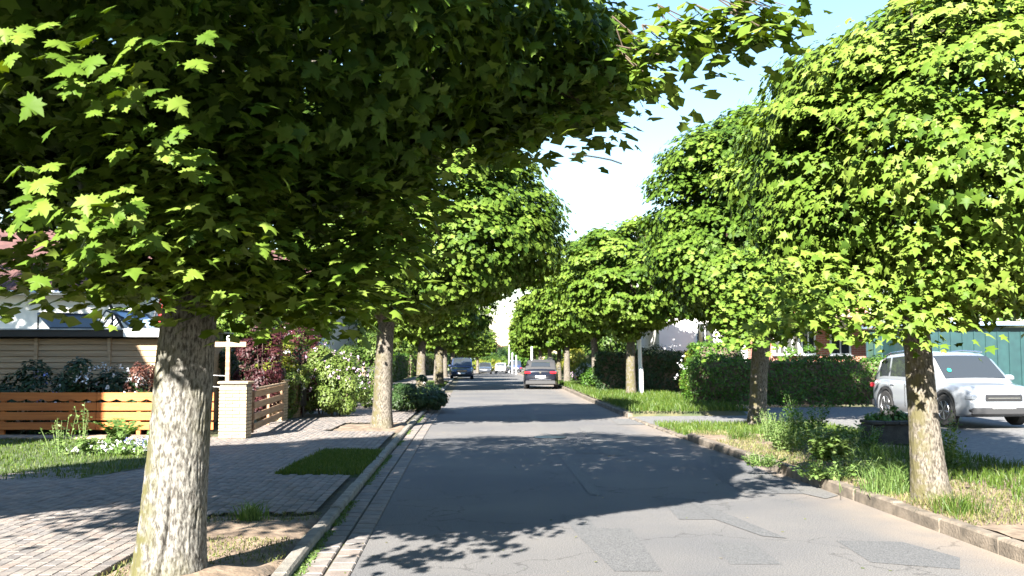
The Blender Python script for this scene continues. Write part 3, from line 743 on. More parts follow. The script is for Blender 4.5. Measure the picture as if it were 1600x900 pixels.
def hedge(name, label, x0, x1, y0, y1, h, n, size, m, seed=0, z=0, group=None, cat='hedge'):
    """clipped hedge: twiggy core and a skin of leaves, slightly uneven"""
    rng = np.random.default_rng(seed); cx, cy = (x0+x1)/2, (y0+y1)/2; t = thing(name, label, cat, (cx,cy,z), 0, group)
    W, D = (x1-x0), (y1-y0)
    MB().box((0,0,h*.48),(W-.35,D-.35,h*.92)).build('twigs', M['twig'], t)
    areas = np.array([W*D, W*h, W*h*.4, D*h, D*h]); f = rng.choice(5, n, p=areas/areas.sum()); u = rng.uniform(-.5,.5,n); v = rng.uniform(0,1,n)
    pos = np.zeros((n,3)); nr = np.zeros((n,3))
    for q,(fx) in enumerate(('top','front','back','l','r')):
        k = f==q
        if fx=='top': pos[k] = np.column_stack([u[k]*W, (v[k]-.5)*D, np.full(k.sum(),h)]); nr[k] = (0,0,1)
        elif fx in('front','back'): s = -1 if fx=='front' else 1; pos[k] = np.column_stack([u[k]*W, np.full(k.sum(),s*D/2), v[k]*h]); nr[k] = (0,s,0)
        else: s = -1 if fx=='l' else 1; pos[k] = np.column_stack([np.full(k.sum(),s*W/2), u[k]*D, v[k]*h]); nr[k] = (s,0,0)
    # round the top edges and add unevenness
    e = np.clip((pos[:,2]-h+.25)/.25,0,1); pos[:,1] *= 1-e*.12*(np.abs(pos[:,1])/(D/2)); 
    bz = vnoise(pos*1.3+20, seed+1)-.5; bs = vnoise(pos*4+20, seed+2)-.5
    pos += nr*(bz*.32+bs*.12)[:,None] - nr*(rng.random(n)**2*.16)[:,None]
    nrm = nr*.9+np.array([0,0,.5])+rng.normal(size=(n,3))*.5; tip = rng.normal(size=(n,3))*.7+nr*.6+np.array([0,0,.2])
    tint = np.clip(.45+.3*bz+.17*rng.normal(size=n),0,1)
    link('foliage', leaves_mesh('foliage', pos, nrm, tip, size*rng.uniform(.6,1.3,n), tint, 'card', M[m]), t, 'stuff')
    return t
def herb(name, label, px, py, hgt, spread, nst, nleaf, lsize, m, seed, z=VH, group=None, cat='weed', leafkind='oval', lean=.35, seedheads=False):
    g_ = G(px,py,z); t = thing(name, label, cat, (g_[0],g_[1],z-.01), 0, group); rng = np.random.default_rng(seed); b = MB(); pos=[];nr=[];tp=[];sz=[]
    for s in range(nst):
        a = rng.uniform(0,6.28); r0 = spread*rng.random()**.6; h = hgt*rng.uniform(.55,1.05); q0 = np.array([r0*.5*math.cos(a), r0*.5*math.sin(a), 0.]); q1 = np.array([r0*math.cos(a), r0*math.sin(a), h]) + rng.normal(size=3)*hgt*.05
        mid = (q0+q1)/2+np.array([0,0,h*.08]); b.tube([tuple(q0),tuple(mid),tuple(q1)],[.005,.004,.002],4)
        for l in range(nleaf):
            u = .12+.9*(l+rng.random())/nleaf; u = min(u,1); p = q0*(1-u)+q1*u; an = l*2.4+rng.uniform(-.4,.4); o = np.array([math.cos(an),math.sin(an),.25])
            pos.append(p+o*.3*lsize); nr.append(np.array([0,0,1.])+.45*rng.normal(size=3)-o*.2); tp.append(o+np.array([0,0,-.15])); sz.append(lsize*(1.15-.55*u)*rng.uniform(.7,1.2))
    b.build('stems', M['twig'] if m=='twig' else M['weedstem'], t)
    pos=np.array(pos); tint = np.clip(.5+.2*rng.normal(size=len(pos)),0,1)
    link('leaves', leaves_mesh('leaves', pos, np.array(nr), np.array(tp), np.array(sz), tint, leafkind, M[m]), t, 'stuff')
    return t
M['weedstem'] = mat('weed_stem', (.12,.2,.06), (.2,.26,.09), 10)
def tuft(name, label, loc, hgt, n, rad, m, seed, lean=.6, wid=.005, cat='grass tuft', group=None):
    t = thing(name, label, cat, loc, 0, group); rng = np.random.default_rng(seed); p = rng.normal(size=(n,2))*rad*.45
    blades('blades', np.column_stack([p, np.zeros(n)]), hgt, M[m], None, lean, wid, seed, t); return t

# ================================================================== TREES
def big_crown(t, d, root, cc, near_kind, far_kind, near_dist, n_single, lo=(60,-20), hi=(1540,720), far_dist=99):
    pos = d[0]+np.array(cc); d = (pos,)+tuple(d[1:])
    ids = pick_leaves(pos, d[1], d[3], root, n_single, lo, hi) if n_single else np.array([],int)
    rest = np.ones(len(pos),bool); rest[ids] = False
    dist = np.linalg.norm(pos+np.array(root)-np.array([0,0,EYE]),axis=1); nr = (dist < near_dist)
    for nm, k, kd in (('leaves', rest&nr, near_kind), ('leaves', rest&~nr&(dist<far_dist), far_kind), ('leaves', rest&~nr&(dist>=far_dist), 'maple_tiny')):
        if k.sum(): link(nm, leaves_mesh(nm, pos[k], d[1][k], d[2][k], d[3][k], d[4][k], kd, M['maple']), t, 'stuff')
    if len(ids): single_leaves(t, d, ids, near_kind, M['maple'])
def cat_d(a, b): return tuple(np.concatenate([p,q]) for p,q in zip(a,b))
def extra_sprays(rng, centers, root, cc, n, size, rad=.28, out=(-.2,-1,0)):
    """drooping twig ends; centers in world space"""
    P_, Nn, T_, S_, ti = [],[],[],[],[]
    for c in centers:
        cen = np.array(c)-np.array(root)-np.array(cc); off = rng.normal(size=(n,3))*np.array([rad,rad,rad*.55]); r = np.linalg.norm(off[:,:2],axis=1); off[:,2] -= r*.4
        hd = off*np.array([1,1,0])/(r[:,None]+1e-6)
        P_.append(cen+off); Nn.append(np.array([0,0,.75])+np.array(out)*.6+hd*.3+rng.normal(size=(n,3))*.3); T_.append(hd*.7-np.array([0,0,.7])+rng.normal(size=(n,3))*.3)
        S_.append(size*rng.uniform(.6,1.2,n)); ti.append(np.clip(.5+.14*rng.normal(size=n),0,1))
    return tuple(np.concatenate(v) for v in (P_,Nn,T_,S_,ti))
# --- nearest tree, left -------------------------------------------------
r1 = (-2.39, 6.75, .045)
t = thing('maple_tree', 'nearest maple with the thick grey furrowed trunk and dark overhanging crown, left foreground', 'tree', r1, 0, TREEG)
path = [(.03,0,-.1),(.04,0,.25),(.065,0,.8),(.10,0,1.6),(.155,0,2.4),(.16,.02,3.2),(.12,.1,4.2)]
rad = [.240,.221,.205,.190,.165,.155,.11]
S_ = [(4.80,.07,.030,0,.9),(4.3,.05,.010,0,1.2),(3.75,.06,.012,0,1.0)]
link('trunk', trunk_mesh('trunk', path, rad, M['bark_near'], 240, .0075, (.22,.16,S_), 2, 290), t)
branches(random.Random(4), 3.0, (.1,.2,4.6), 3.9, 3.6, 1.9, .17, 11).build('limbs', M['bark'], t)
cc = (.15,.25,4.0)
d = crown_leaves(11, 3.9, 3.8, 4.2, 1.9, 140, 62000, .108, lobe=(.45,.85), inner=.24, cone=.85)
_k = 1+.33*np.clip(d[0][:,2], 0, 2.2); d[0][:,1] = np.where(d[0][:,1] < 0, d[0][:,1]*_k, d[0][:,1])   # front stretched sunward, unseen overhang added to keep the underside dark
_z = np.clip(d[0][:,2]/4.2,0,1); _b = 4*_z*(1-_z)
d[0][:,0] = np.where(d[0][:,0] < 0, d[0][:,0]*(1+.42*_b), d[0][:,0])
_f = np.clip(-d[0][:,1]/3,0,1)*np.clip(.4-d[0][:,0]/3,0,1); d[0][:,1] -= .5*_f*np.clip(d[0][:,2]/1.0,0,1)
# bushy underside: many short drooping sprays just above the lower surface
rng = np.random.default_rng(770); q_ = []
while len(q_) < 420:
    x_, y_ = rng.uniform(-3.4,3.5,2); r_ = math.hypot(x_,y_)
    if r_ < 3.5: q_.append((r1[0]+cc[0]+x_, r1[1]+cc[1]+y_, r1[2]+2.15+.42*r_+rng.uniform(0,.9)))
d = cat_d(d, extra_sprays(rng, q_, r1, cc, 34, .112, .22, out=(0,0,.15)))
# front rim of sprays added above the view, to shade trunk and fringe
q_ = []
for _i in range(230):
    y_ = rng.uniform(2.9,4.4); q_.append((rng.uniform(-6.2,.9), y_, 3.72+max(0,(3.4-y_)*.65)+rng.uniform(0,1.1)))
d = cat_d(d, extra_sprays(rng, q_, r1, cc, 26, .12, .24, out=(0,-.2,.2)))
# leaves dropped outside a set crown outline in view and a set road shadow
P_ = d[0]+np.array(r1)+np.array(cc); _c, _s = math.cos(PITCH), math.sin(PITCH); _d = P_[:,1]*_c+(P_[:,2]-EYE)*_s; _v = -P_[:,1]*_s+(P_[:,2]-EYE)*_c
px_, py_ = 800+FPX*P_[:,0]/_d, 450-FPX*_v/_d
lim = np.interp(px_, [0,125,235,262,345,400,460,500,540,570,600,640,650,690,740,760,790,800,835,860,920,945,1000,1035,1060,1110,1120,1165,1200,1230,1245], [470,452,438,440,452,475,495,490,470,435,380,328,300,225,210,250,255,210,225,185,205,175,155,145,112,90,40,55,35,5,-300])
_n = 16*(vnoise(np.column_stack([px_/38, py_/38, _d*2]), 3)-.5)
_sh = P_[:,2]/math.tan(SUN_EL); xs_, ys_ = P_[:,0]-_sh*math.sin(SUN_AZ), P_[:,1]-_sh*math.cos(SUN_AZ)
xm_ = np.interp(ys_, [8.3,8.8,9.3,10.4,11.2,13,15.5,17.8,20,22.2,23], [-9,-1.2,.1,1.3,2.5,3.1,3.6,3.6,3.2,1.6,-9])+.5*(vnoise(np.column_stack([ys_*1.3,xs_*1.3,xs_*0]),9)-.5)
ok_ = (py_ < lim+_n) & (xs_ < xm_) | (xs_ < -1.9) & (py_ < lim+_n)
d = tuple(v[ok_] for v in d)
d[4][:] = np.clip(d[4]-.20*np.clip(1-d[0][:,2]/1.5,0,1), 0, 1)  # lower leaves tinted darker, canopy shade put into the leaf colour
rng = np.random.default_rng(77)
sp_ = [P(150,20,4.4),P(215,60,4.3),P(160,110,4.0),P(250,215,4.7),P(140,300,4.4),P(150,355,4.5),P(20,60,4.2),P(60,300,4.4)]
d = cat_d(d, extra_sprays(rng, sp_, r1, cc, 26, .112, .15))
# hanging ends along the lower right edge of the crown
sp_ = [P(a,b,y) for a,b,y in ((835,185,6.6),(795,225,6.8),(890,195,6.5),(845,150,6.6),(905,175,6.5),(955,145,6.5),(1005,125,6.4),(1050,90,6.5),(1075,55,6.6),(1165,15,6.6),(1200,5,6.7),(1135,30,6.6),(1180,35,6.7),(760,200,6.8),(700,210,7.0),(780,215,6.8),(730,190,7),(650,280,7.0),(930,110,6.5),(1000,75,6.5),(870,120,6.6),(640,240,7),(690,160,7),(600,300,7))]
sp_ = [c if c[0] > 1.35 else (c[0], c[1], c[2]+.11) for c in sp_]; FR = list(sp_)
d = cat_d(d, extra_sprays(rng, sp_, r1, cc, 55, .11, .17, out=(0,0,.1)))
sp_ = [P(a,b,y) for a,b,y in ((230,250,5.8),(280,300,6.0),(330,280,5.9),(300,350,6.1),(250,350,6.0),(350,340,6.0),(400,300,6),(300,220,5.8),(360,380,6.2),(240,400,6.2),(310,400,6.3),(420,380,6.4),(200,330,5.9),(380,240,5.8),(260,300,5.6),(330,330,5.7))]
d = cat_d(d, extra_sprays(rng, sp_, r1, cc, 110, .112, .24, out=(0,0,.1)))
# low fringe that hangs to the row of garden fences
sp_ = [P(a,b-22,6.3+rng.random()*.8) for a,b in ((130,430),(165,435),(200,425),(235,432),(260,420),(360,450),(395,455),(430,462),(465,470),(500,470),(530,465),(555,450),(575,430),(590,400),(610,370),(630,330),(150,400),(215,400),(380,430),(440,440),(500,440),(540,420),(180,415),(345,440),(480,455),(30,430),(80,420),(560,400),(600,340))]
d = cat_d(d, extra_sprays(rng, sp_, r1, cc, 80, .112, .20, out=(0,0,.2)))
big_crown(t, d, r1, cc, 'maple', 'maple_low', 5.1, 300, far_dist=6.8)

b = MB(); rt_ = random.Random(6)
for c in FR:
    e = Vector(c)-Vector(r1); k_ = Vector((cc[0],cc[1],cc[2]+.6)); m1 = e.lerp(k_,.06)+Vector((0,0,.08)); m2 = e.lerp(k_,.15)+Vector((0,0,.13))
    b.tube([e-Vector((0,0,.05)),m1],[.003,.005],5)
    for q in range(3): b.tube([m1, e+Vector((rt_.uniform(-.2,.2),rt_.uniform(-.2,.2),rt_.uniform(-.15,.05)))],[.006,.003],4)
b.build('twigs', M['twig'], t)

# --- second tree, left ----------------------------------------------------
g_ = G(597,668,.05); r2 = (g_[0], g_[1], .05)
t = thing('maple_tree', 'second maple on the left, sunlit rounded crown above the soil pit by the kerb', 'tree', r2, 0, TREEG)
link('trunk', trunk_mesh('trunk', [(-.02,0,-.1),(0,0,.4),(.02,0,1.2),(.06,0,2.2),(.3,0,3.4)], [.27,.225,.195,.18,.12], M['bark'], 48, .010, (.2,.12), 5, 110), t)
cc = (.95,.1,4.5); branches(random.Random(9), 2.3, cc, 3.2, 2.3, 1.8, .18, 9).build('limbs', M['bark'], t)
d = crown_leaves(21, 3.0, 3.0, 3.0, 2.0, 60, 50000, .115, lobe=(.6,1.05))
d = cat_d(d, extra_sprays(np.random.default_rng(3), [(-3.7,20,3.2),(-3.5,19.8,3.6),(-3.9,20.2,3.6),(-3.4,20.1,3.9),(-3.1,19.8,3.3)], r2, cc, 60, .12, .3))
big_crown(t, d, r2, cc, 'maple_tiny', 'maple_tiny', 0, 220, lo=(300,150), hi=(900,540))
# --- first and second tree, right -----------------------------------------
r3 = (G(1450,778,.13)[0]-.02, G(1450,778,.13)[1], .13)
t = thing('maple_tree', 'nearest maple on the right, slim trunk on the weedy verge at the picture edge', 'tree', r3, 0, TREEG)
link('trunk', trunk_mesh('trunk', [(.06,0,-.1),(.03,0,.3),(0,0,.8),(-.03,0,1.4),(-.07,0,2.2),(.2,0,3.2)], [.19,.165,.148,.138,.125,.09], M['bark'], 140, .007, (.18,.12,[(4.6,.12,.02,0,.8)]), 7, 220), t)
cc = (.55,.45,3.9); branches(random.Random(12), 1.9, cc, 2.5, 2.4, 1.5, .13, 9).build('limbs', M['bark'], t)
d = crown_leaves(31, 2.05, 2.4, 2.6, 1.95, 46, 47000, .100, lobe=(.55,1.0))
d[0][:,2] *= np.where(d[0][:,2]>0, np.clip(.86+.55*np.maximum(d[0][:,0],0)+.25*np.minimum(d[0][:,0],0),.62,1.7), 1)   # the crown climbs away from the road
rng = np.random.default_rng(5)
sp_ = [P(a,b,9.4+rng.random()) for a,b in ((1240,470),(1265,480),(1250,430),(1230,400),(1300,460),(1345,480),(1390,470),(1410,490),(1465,480),(1270,380),(1310,430),(1360,440),(1235,480))]
d = cat_d(d, extra_sprays(rng, sp_, r3, cc, 70, .108, .22))
d = cat_d(d, extra_sprays(rng, [(4.2,9.3,h) for h in (2.35,2.7,3.1,3.5)]+[(4.0,9.0,2.9),(4.45,9.2,2.6),(4.5,9.4,3.1),(3.95,9.3,3.4),(4.15,9.5,2.2),(4.35,9.0,3.5)], r3, cc, 70, .108, .22))
big_crown(t, d, r3, cc, 'maple_low', 'maple_low', 0, 300, far_dist=11.0)
g_ = G(1186,664,.05); r4 = (g_[0], g_[1], .05)
t = thing('maple_tree', 'second maple on the right, dark leaning trunk at the driveway and broad sunlit crown', 'tree', r4, 0, TREEG)
link('trunk', trunk_mesh('trunk', [(-.05,0,-.1),(-.02,0,.4),(.02,0,1.2),(.12,0,2.2),(.2,0,3.4)], [.24,.19,.18,.2,.12], M['bark'], 40, .009, (.2,.1), 9, 90), t)
cc = (.2,.1,4.7); branches(random.Random(15), 2.2, cc, 3.0, 2.9, 2.6, .18, 10).build('limbs', M['bark'], t)
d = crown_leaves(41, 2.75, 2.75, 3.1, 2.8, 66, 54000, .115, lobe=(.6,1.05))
d = cat_d(d, extra_sprays(rng, [(x,y,h) for x,y in ((4.85,20),(5.15,20.3),(4.6,19.8)) for h in (2.15,2.7,3.2,3.8)], r4, cc, 60, .12, .26))
big_crown(t, d, r4, cc, 'maple_tiny', 'maple_tiny', 0, 250, lo=(960,60), hi=(1440,560))

# --- the rest of the two rows -----------------------------------------------
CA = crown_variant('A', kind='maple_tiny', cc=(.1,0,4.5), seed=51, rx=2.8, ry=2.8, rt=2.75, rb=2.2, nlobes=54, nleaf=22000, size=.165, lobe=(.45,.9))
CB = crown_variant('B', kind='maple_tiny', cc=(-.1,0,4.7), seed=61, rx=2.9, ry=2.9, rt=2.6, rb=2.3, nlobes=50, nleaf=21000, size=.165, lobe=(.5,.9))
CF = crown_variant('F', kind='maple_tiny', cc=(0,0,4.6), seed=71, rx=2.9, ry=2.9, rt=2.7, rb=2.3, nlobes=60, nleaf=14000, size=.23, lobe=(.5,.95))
tp = [(0,0,-.1),(.02,0,.5),(.0,0,1.2),(.05,0,2.2),(.1,0,3.4)]; tr_ = [.29,.24,.21,.19,.1]
LB = [(-4.35,46,CA,'third maple on the left with its trunk behind the dark kerbside shrub'),
      (-4.15,55,CB,'fourth maple on the left, second trunk behind the kerbside shrub')]
for x,y,s_ in ((None,66,'fifth maple on the left, just before the parked dark blue hatchback'),(None,80,'sixth maple on the left, over the parked dark blue hatchback'),(None,94,'seventh maple on the left, beyond the dark blue hatchback'),(None,110,'eighth maple on the left, before the distant dark parked car'),(None,128,'ninth maple on the left, beside the distant dark parked car'),(None,148,'last maple on the left where the road bends away')):
    LB.append((float(XL(y))-1.0, y, CF, s_))
for i,(x,y,c_,s_) in enumerate(LB): street_tree(x,y,s_,tp,tr_,c_,(0,0,4.6),(3,2.6,2.2),rz=i*1.3+.4,seed=i+20,scale=1.0+.05*math.sin(i*2.1))
RB = [(4.62,37.5,CB,'third maple on the right, its pale trunk base beside the lamp post'),
      (3.98,46,CA,'fourth maple on the right, thin dark trunk left of the lamp post'),
      (3.25,57,CB,'fifth maple on the right, trunk just right of the parked black convertible'),
      (3.25,67,CF,'sixth maple on the right, trunk hidden behind the parked black convertible')]
for y,s_ in ((80,'seventh maple on the right, beyond the parked convertible'),(95,'eighth maple on the right, by the first distant lamp post'),(112,'ninth maple on the right, beside the row of distant white posts'),(130,'tenth maple on the right, beyond the distant white posts'),(150,'last maple on the right where the road bends')):
    RB.append((float(XR(y))+1.3, y, CF, s_))
for i,(x,y,c_,s_) in enumerate(RB): street_tree(x,y,s_,tp,[a*.82 for a in tr_],c_,(0,0,4.6),(3,2.6,2.2),rz=i*1.9+1.1,seed=i+40,scale=1.0+.05*math.sin(i*1.7))
# trees behind the viewer, seen as shadows
street_tree(-4.6,-7.1,'maple behind the viewpoint whose crown shades the near edge of the road',tp,tr_,CA,(0,0,4.6),(3,2.6,2.2),rz=2,seed=70,scale=1.0)
street_tree(-9.6,-3.4,'garden maple behind the viewpoint that shades the left pavement',tp,tr_,CB,(0,0,4.6),(3,2.6,2.2),rz=.6,seed=71,scale=.95,group=None)
tt = street_tree(-7.8,4.5,'tall narrow maple left of the view whose crown shades the pavement',tp,tr_,CB,(0,0,4.6),(3,2.6,2.2),rz=2.6,seed=73,group=None); tt.scale = (.68,.68,1.3)
for x,y,s_ in ((-1.6,-14.5,'left row maple well behind the viewpoint'),(-1.0,-23,'left row maple farthest behind the viewpoint'),(5.9,-1.0,'right row maple level with the viewpoint'),(6.0,-11,'right row maple well behind the viewpoint'),(6.2,-21,'right row maple farthest behind the viewpoint')): street_tree(x,y,s_,tp,tr_,CA,(0,0,4.6),(3,2.6,2.2),rz=x,seed=int(90-y),scale=1.1)
# garden trees beyond the fences
def garden_tree(x, y, label, dims, h, n, size, m, seed, z=0, group='garden trees behind the fences', nl=30):
    t = thing('garden_tree', label, 'tree', (x,y,z+float(gz(y))), 0, group); rx, ry, rz = dims
    link('trunk', trunk_mesh('trunk', [(0,0,-.1),(.05,0,h*.5),(0,0,h)], [.2,.15,.08], M['bark'], 10, .01, (.3,.2), seed, 16), t)
    branches(random.Random(seed), h*.6, (0,0,h), rx, rz, rz*.7, .12, 6).build('limbs', M['bark'], t)
    d = crown_leaves(seed, rx, ry, rz, rz*.85, nl, n, size, lobe=(.35*rx*.6,.7*rx*.6), inner=.15)
    link('leaves', leaves_mesh('leaves', d[0]+np.array([0,0,h]), d[1], d[2], d[3], d[4], 'maple_tiny' if m=='maple' else 'card', M[m]), t, 'stuff'); return t
garden_tree(-8.3,28.5,'small light green tree with fine leaves in front of the pale blue house',(1.25,1.1,.9),2.9,3200,.11,'maple',81)
garden_tree(-18.5,17.5,'tall tree out of view on the left, added to shade the white garden house',(4,4,4),9.5,9000,.3,'darkleaf',82)  # unseen tree, put in to shade the white house front
garden_tree(-9.6,37,'broad garden tree behind the copper bushes on the left',(2.6,2.4,2.2),3.2,6000,.17,'maple',83)
garden_tree(-8.8,50,'garden tree behind the left pavement near the third maple',(2.6,2.6,2.4),3.2,5000,.2,'shrub',84)
garden_tree(-10.5,66,'round garden tree far along the left gardens',(3.2,3.2,3),4,5000,.26,'maple',85)
garden_tree(-11,88,'farther garden tree on the left behind the parked cars',(3.5,3.5,3.4),4.5,4000,.34,'shrub',86)
garden_tree(9.2,52,'garden tree behind the right verge near the thin dark trunk',(2.8,2.6,2.5),3.6,5000,.22,'maple',87)
garden_tree(8.6,84,'garden tree on the right beyond the yellow bush',(3.2,3.2,3),4.3,4500,.3,'shrub',88)
garden_tree(8.8,112,'far garden tree on the right near the bend',(3.5,3.5,3.2),4.5,4000,.36,'maple',89)

# ================================================================== CARS
def make_car(label, cat, loc, rz, paint, L, W, belt, roof, wb, wr, glass, group=None, soft=False, mono=False, sticker=False, plate_z=.6, rails=False, name='parked_car', lamp_hi=.86):
    """car with its nose at +Y. belt/roof: lists of (y, z) along the length"""
    t = thing(name, label, cat, loc, rz, group); hw = W/2
    by, bz = zip(*belt); ry, rz_ = zip(*roof); y0, y1 = -L/2, L/2
    yf, yr = y1-(L-wb)*.47, y1-(L-wb)*.47-wb; ax = wr; ar = wr+.055
    ys = sorted(set([y0, y0+.04, y0+.12, y1-.03, y1-.12, y1-.3] + list(np.linspace(y0+.25, y1-.25, 26)) + [yf+ar*math.cos(a) for a in np.linspace(0,math.pi,11)] + [yr+ar*math.cos(a) for a in np.linspace(0,math.pi,11)] + list(by)))
    ys = [y for i,y in enumerate(ys) if i==0 or y-ys[i-1] > .004]
    def halfw(y): u = abs(y)/(L/2); return hw*(1-.13*u**6-.02*u**2)
    def zlo(y):
        z = .20 + .10*(abs(y)/(L/2))**8
        for c in (yf, yr):
            q = ar*ar-(y-c)**2
            if q > 0: z = max(z, ax+math.sqrt(q))
        return z
    V = []; n = 0
    for y in ys:
        w_ = halfw(y); zl = zlo(y); zb = float(np.interp(y, by, bz)); zl = min(zl, zb-.12); h = zb-zl
        end = .05*(1-min(1,(L/2-abs(y))/.15))
        half = [(0,zl),(w_*.80,zl),(w_*.985-end,zl+.02),(w_-end*.4, zl+h*.35),(w_-end*.4, zl+h*.62),(w_*.985-end, zb-.13),(w_*.93-end, zb-.035),(w_*.80-end, zb),(w_*.4,zb+.018),(0,zb+.024)]
        sec = half+[(-x,z) for x,z in half[1:-1]][::-1]; n = len(sec); V += [(x,y,z) for x,z in sec]
    F = [[i*n+k, (i+1)*n+k, (i+1)*n+(k+1)%n, i*n+(k+1)%n] for i in range(len(ys)-1) for k in range(n)]
    F += [list(range(n)), [(len(ys)-1)*n+k for k in range(n)][::-1]]
    body = link('body', mesh('body', V, F, M[paint], True), t)
    MB().box((0,0,.42),(W*.72,L*.86,.40)).build('underbody', M['plastic'], body)
    # cabin
    def wtop(y): return halfw(y)*.80
    cy0, cy1 = ry[0], ry[-1]; cys = sorted(set(list(np.linspace(cy0,cy1,22))+list(ry)))
    def zr(y): return float(np.interp(y, ry, rz_))
    def zbf(y): return float(np.interp(y, by, bz))
    def side(y, q):   # q 0 at belt .. 1 at roof rail
        zb = zbf(y)-.03; zt = max(zr(y)-.05, zb+.005); x = halfw(y)*.93*(1-q)+wtop(y)*q; u = (zt-zb)/max(.1, max(rz_)-zb)
        x = halfw(y)*.93*(1-q*u)+wtop(y)*q*u; return (x, y, zb+(zt-zb)*q)
    V = []
    for y in cys:
        a, b, c = side(y,0), side(y,.5), side(y,1); z = max(zr(y), zbf(y)+.005)
        half = [(a[0],a[2]),(b[0],b[2]),(c[0],c[2]),(c[0]*.90,(c[2]*.35+z*.65)),(c[0]*.5,z+.012),(0,z+.02)]
        sec = half+[(-x,zz) for x,zz in half[:-1]][::-1]; m_ = len(sec); V += [(x,y,zz) for x,zz in sec]
    F = [[i*m_+k,(i+1)*m_+k,(i+1)*m_+k+1,i*m_+k+1] for i in range(len(cys)-1) for k in range(m_-1)]
    F += [list(range(m_)), [(len(cys)-1)*m_+k for k in range(m_)][::-1]]
    cab = link('roof', mesh('roof', V, F, M['softtop' if soft else paint], True), t)
    # side glass
    for s in (-1,1):
        for (a,b) in glass['side']:
            V = []; F = []; ny = 8; nq = 4
            for i in range(ny+1):
                y = a+(b-a)*i/ny
                for k in range(nq+1):
                    p = side(y, .14+.78*k/nq); V.append((s*(p[0]+.007), y, p[2]))
            for i in range(ny):
                for k in range(nq):
                    q = [i*(nq+1)+k,(i+1)*(nq+1)+k,(i+1)*(nq+1)+k+1,i*(nq+1)+k+1]; F.append(q if s>0 else q[::-1])
            link('side_window', mesh('side_window', V, F, M['glass'], True), t)
    for nm in ('front','rear'):
        a, b = glass[nm]; V = []; F = []; ny = 6; nx = 8; sg = 1 if nm=='front' else -1
        for i in range(ny+1):
            y = a+(b-a)*i/ny; z = zr(y); w_ = side(y,1)[0]*(.86 if not soft else .62)
            for k in range(nx+1): 
                u = -1+2*k/nx; V.append((w_*u, y+sg*.012, z+.016+.010*(1-u*u)))
        for i in range(ny):
            for k in range(nx): F.append([i*(nx+1)+k,i*(nx+1)+k+1,(i+1)*(nx+1)+k+1,(i+1)*(nx+1)+k])
        link('windscreen' if nm=='front' else 'rear_window', mesh('screen', V, F, M['glass'], True), t)
    if sticker:
        y = glass['front'][0]*.72+glass['front'][1]*.28; z = zr(y)
        MB().lathe([(.05,0),(.05,.004)],16,Matrix.Translation((side(y,1)[0]*.66, y+.03, z+.045))@Matrix.Rotation(R(-52),4,'X')).build('windscreen_sticker', M['sticker'], t)
    # bumpers, plates, lamps
    e = .04
    zb1 = zbf(y1-.1); zb0 = zbf(y0+.1)
    MB().box((0,y1-.03,.36),(W*.80,.10,.17),bev=.03).build('front_bumper', M['plastic'], t)
    MB().box((0,y0+.03,.36),(W*.84,.12,.20),bev=.03).build('rear_bumper', M['plastic'], t)
    MB().box((0,y0-.012,.50),(W*.62,.05,.035),bev=.01).build('bumper_trim', M['chrome'], t)
    MB().box((0,y0-.022,plate_z),(.52,.012,.11),bev=.004).build('number_plate', M['plate'], t)
    MB().box((0,y1+.012,.46),(.52,.012,.11),bev=.004).build('number_plate', M['plate'], t)
    MB().box((0,y1-.02,.64),(W*.46,.08,.17),bev=.03).build('grille', M['black'], t); MB().box((0,y1+.022,.64),(W*.40,.012,.02)).build('grille_bar', M['chrome'], t)
    for s in (-1,1): MB().box((s*W*.36,y1-.06,.38),(.22,.12,.10),rz=s*.2,bev=.03).build('fog_lamp_recess', M['black'], t)
    zl_ = min(zb0-.16, lamp_hi)
    for s in (-1,1):
        MB().box((s*hw*.74,y0+.035,zl_),(hw*.36,.13,.12),rz=-s*.22,bev=.03).build('tail_light', M['red_lamp'], t)
        MB().box((s*hw*.66,y1-.10,min(zb1-.13,.72)),(hw*.42,.18,.14),rz=s*.35,bev=.04).build('headlight', M['clear_lamp'], t)
        mf = glass['front'][0]-.28; p = side(mf,.12)
        mr_ = MB().box((s*(p[0]+.13),mf,p[2]+.06),(.20,.12,.14),bev=.04).build('wing_mirror', M[paint], t)
        MB().box((s*(p[0]+.13),mf-.062,p[2]+.06),(.15,.008,.10)).build('mirror_glass', M['chrome'], mr_)
        for yw in (yf,yr):
            Mx = Matrix.Translation((s*(hw-.115),yw,wr))@Matrix.Rotation(s*math.pi/2,4,'Y')
            wh = MB().lathe([(wr*.62,-.10),(wr*.93,-.105),(wr,-.07),(wr,.07),(wr*.93,.105),(wr*.62,.10)],28,Mx).build('wheel', M['rubber'], t, None, False)
            rb = MB(); rb.lathe([(wr*.64,.085),(wr*.60,.108),(wr*.57,.085)],24,Mx)
            rb.lathe([(.06,.06),(.055,.10)],12,Mx)
            for k in range(5):
                a = 2*math.pi*k/5; 
                for da in (-.16,.16):
                    p0 = Mx@Vector((.04*math.cos(a),.04*math.sin(a),.085)); p1 = Mx@Vector((wr*.60*math.cos(a+da),wr*.60*math.sin(a+da),.092)); rb.tube([p0,p1],[.018,.016],5)
            rb.build('rim', M['rim'], wh); MB().lathe([(wr*.60,.03),(wr*.60,.045)],20,Mx).build('brake_disc', M['plastic'], wh)
            b = MB()   # arch trim
            for k in range(12):
                a0, a1 = math.pi*k/12, math.pi*(k+1)/12; rr = ar
                for (aa,bb) in ((a0,a1),):
                    q = [(s*(halfw(yw)+.006), yw+r_*math.cos(an), ax+r_*math.sin(an)) for an in (aa,bb) for r_ in (rr-.01,rr+.05)]
                    b.add(q,[[0,1,3,2]])
            b.build('arch_trim', M['plastic'], t)
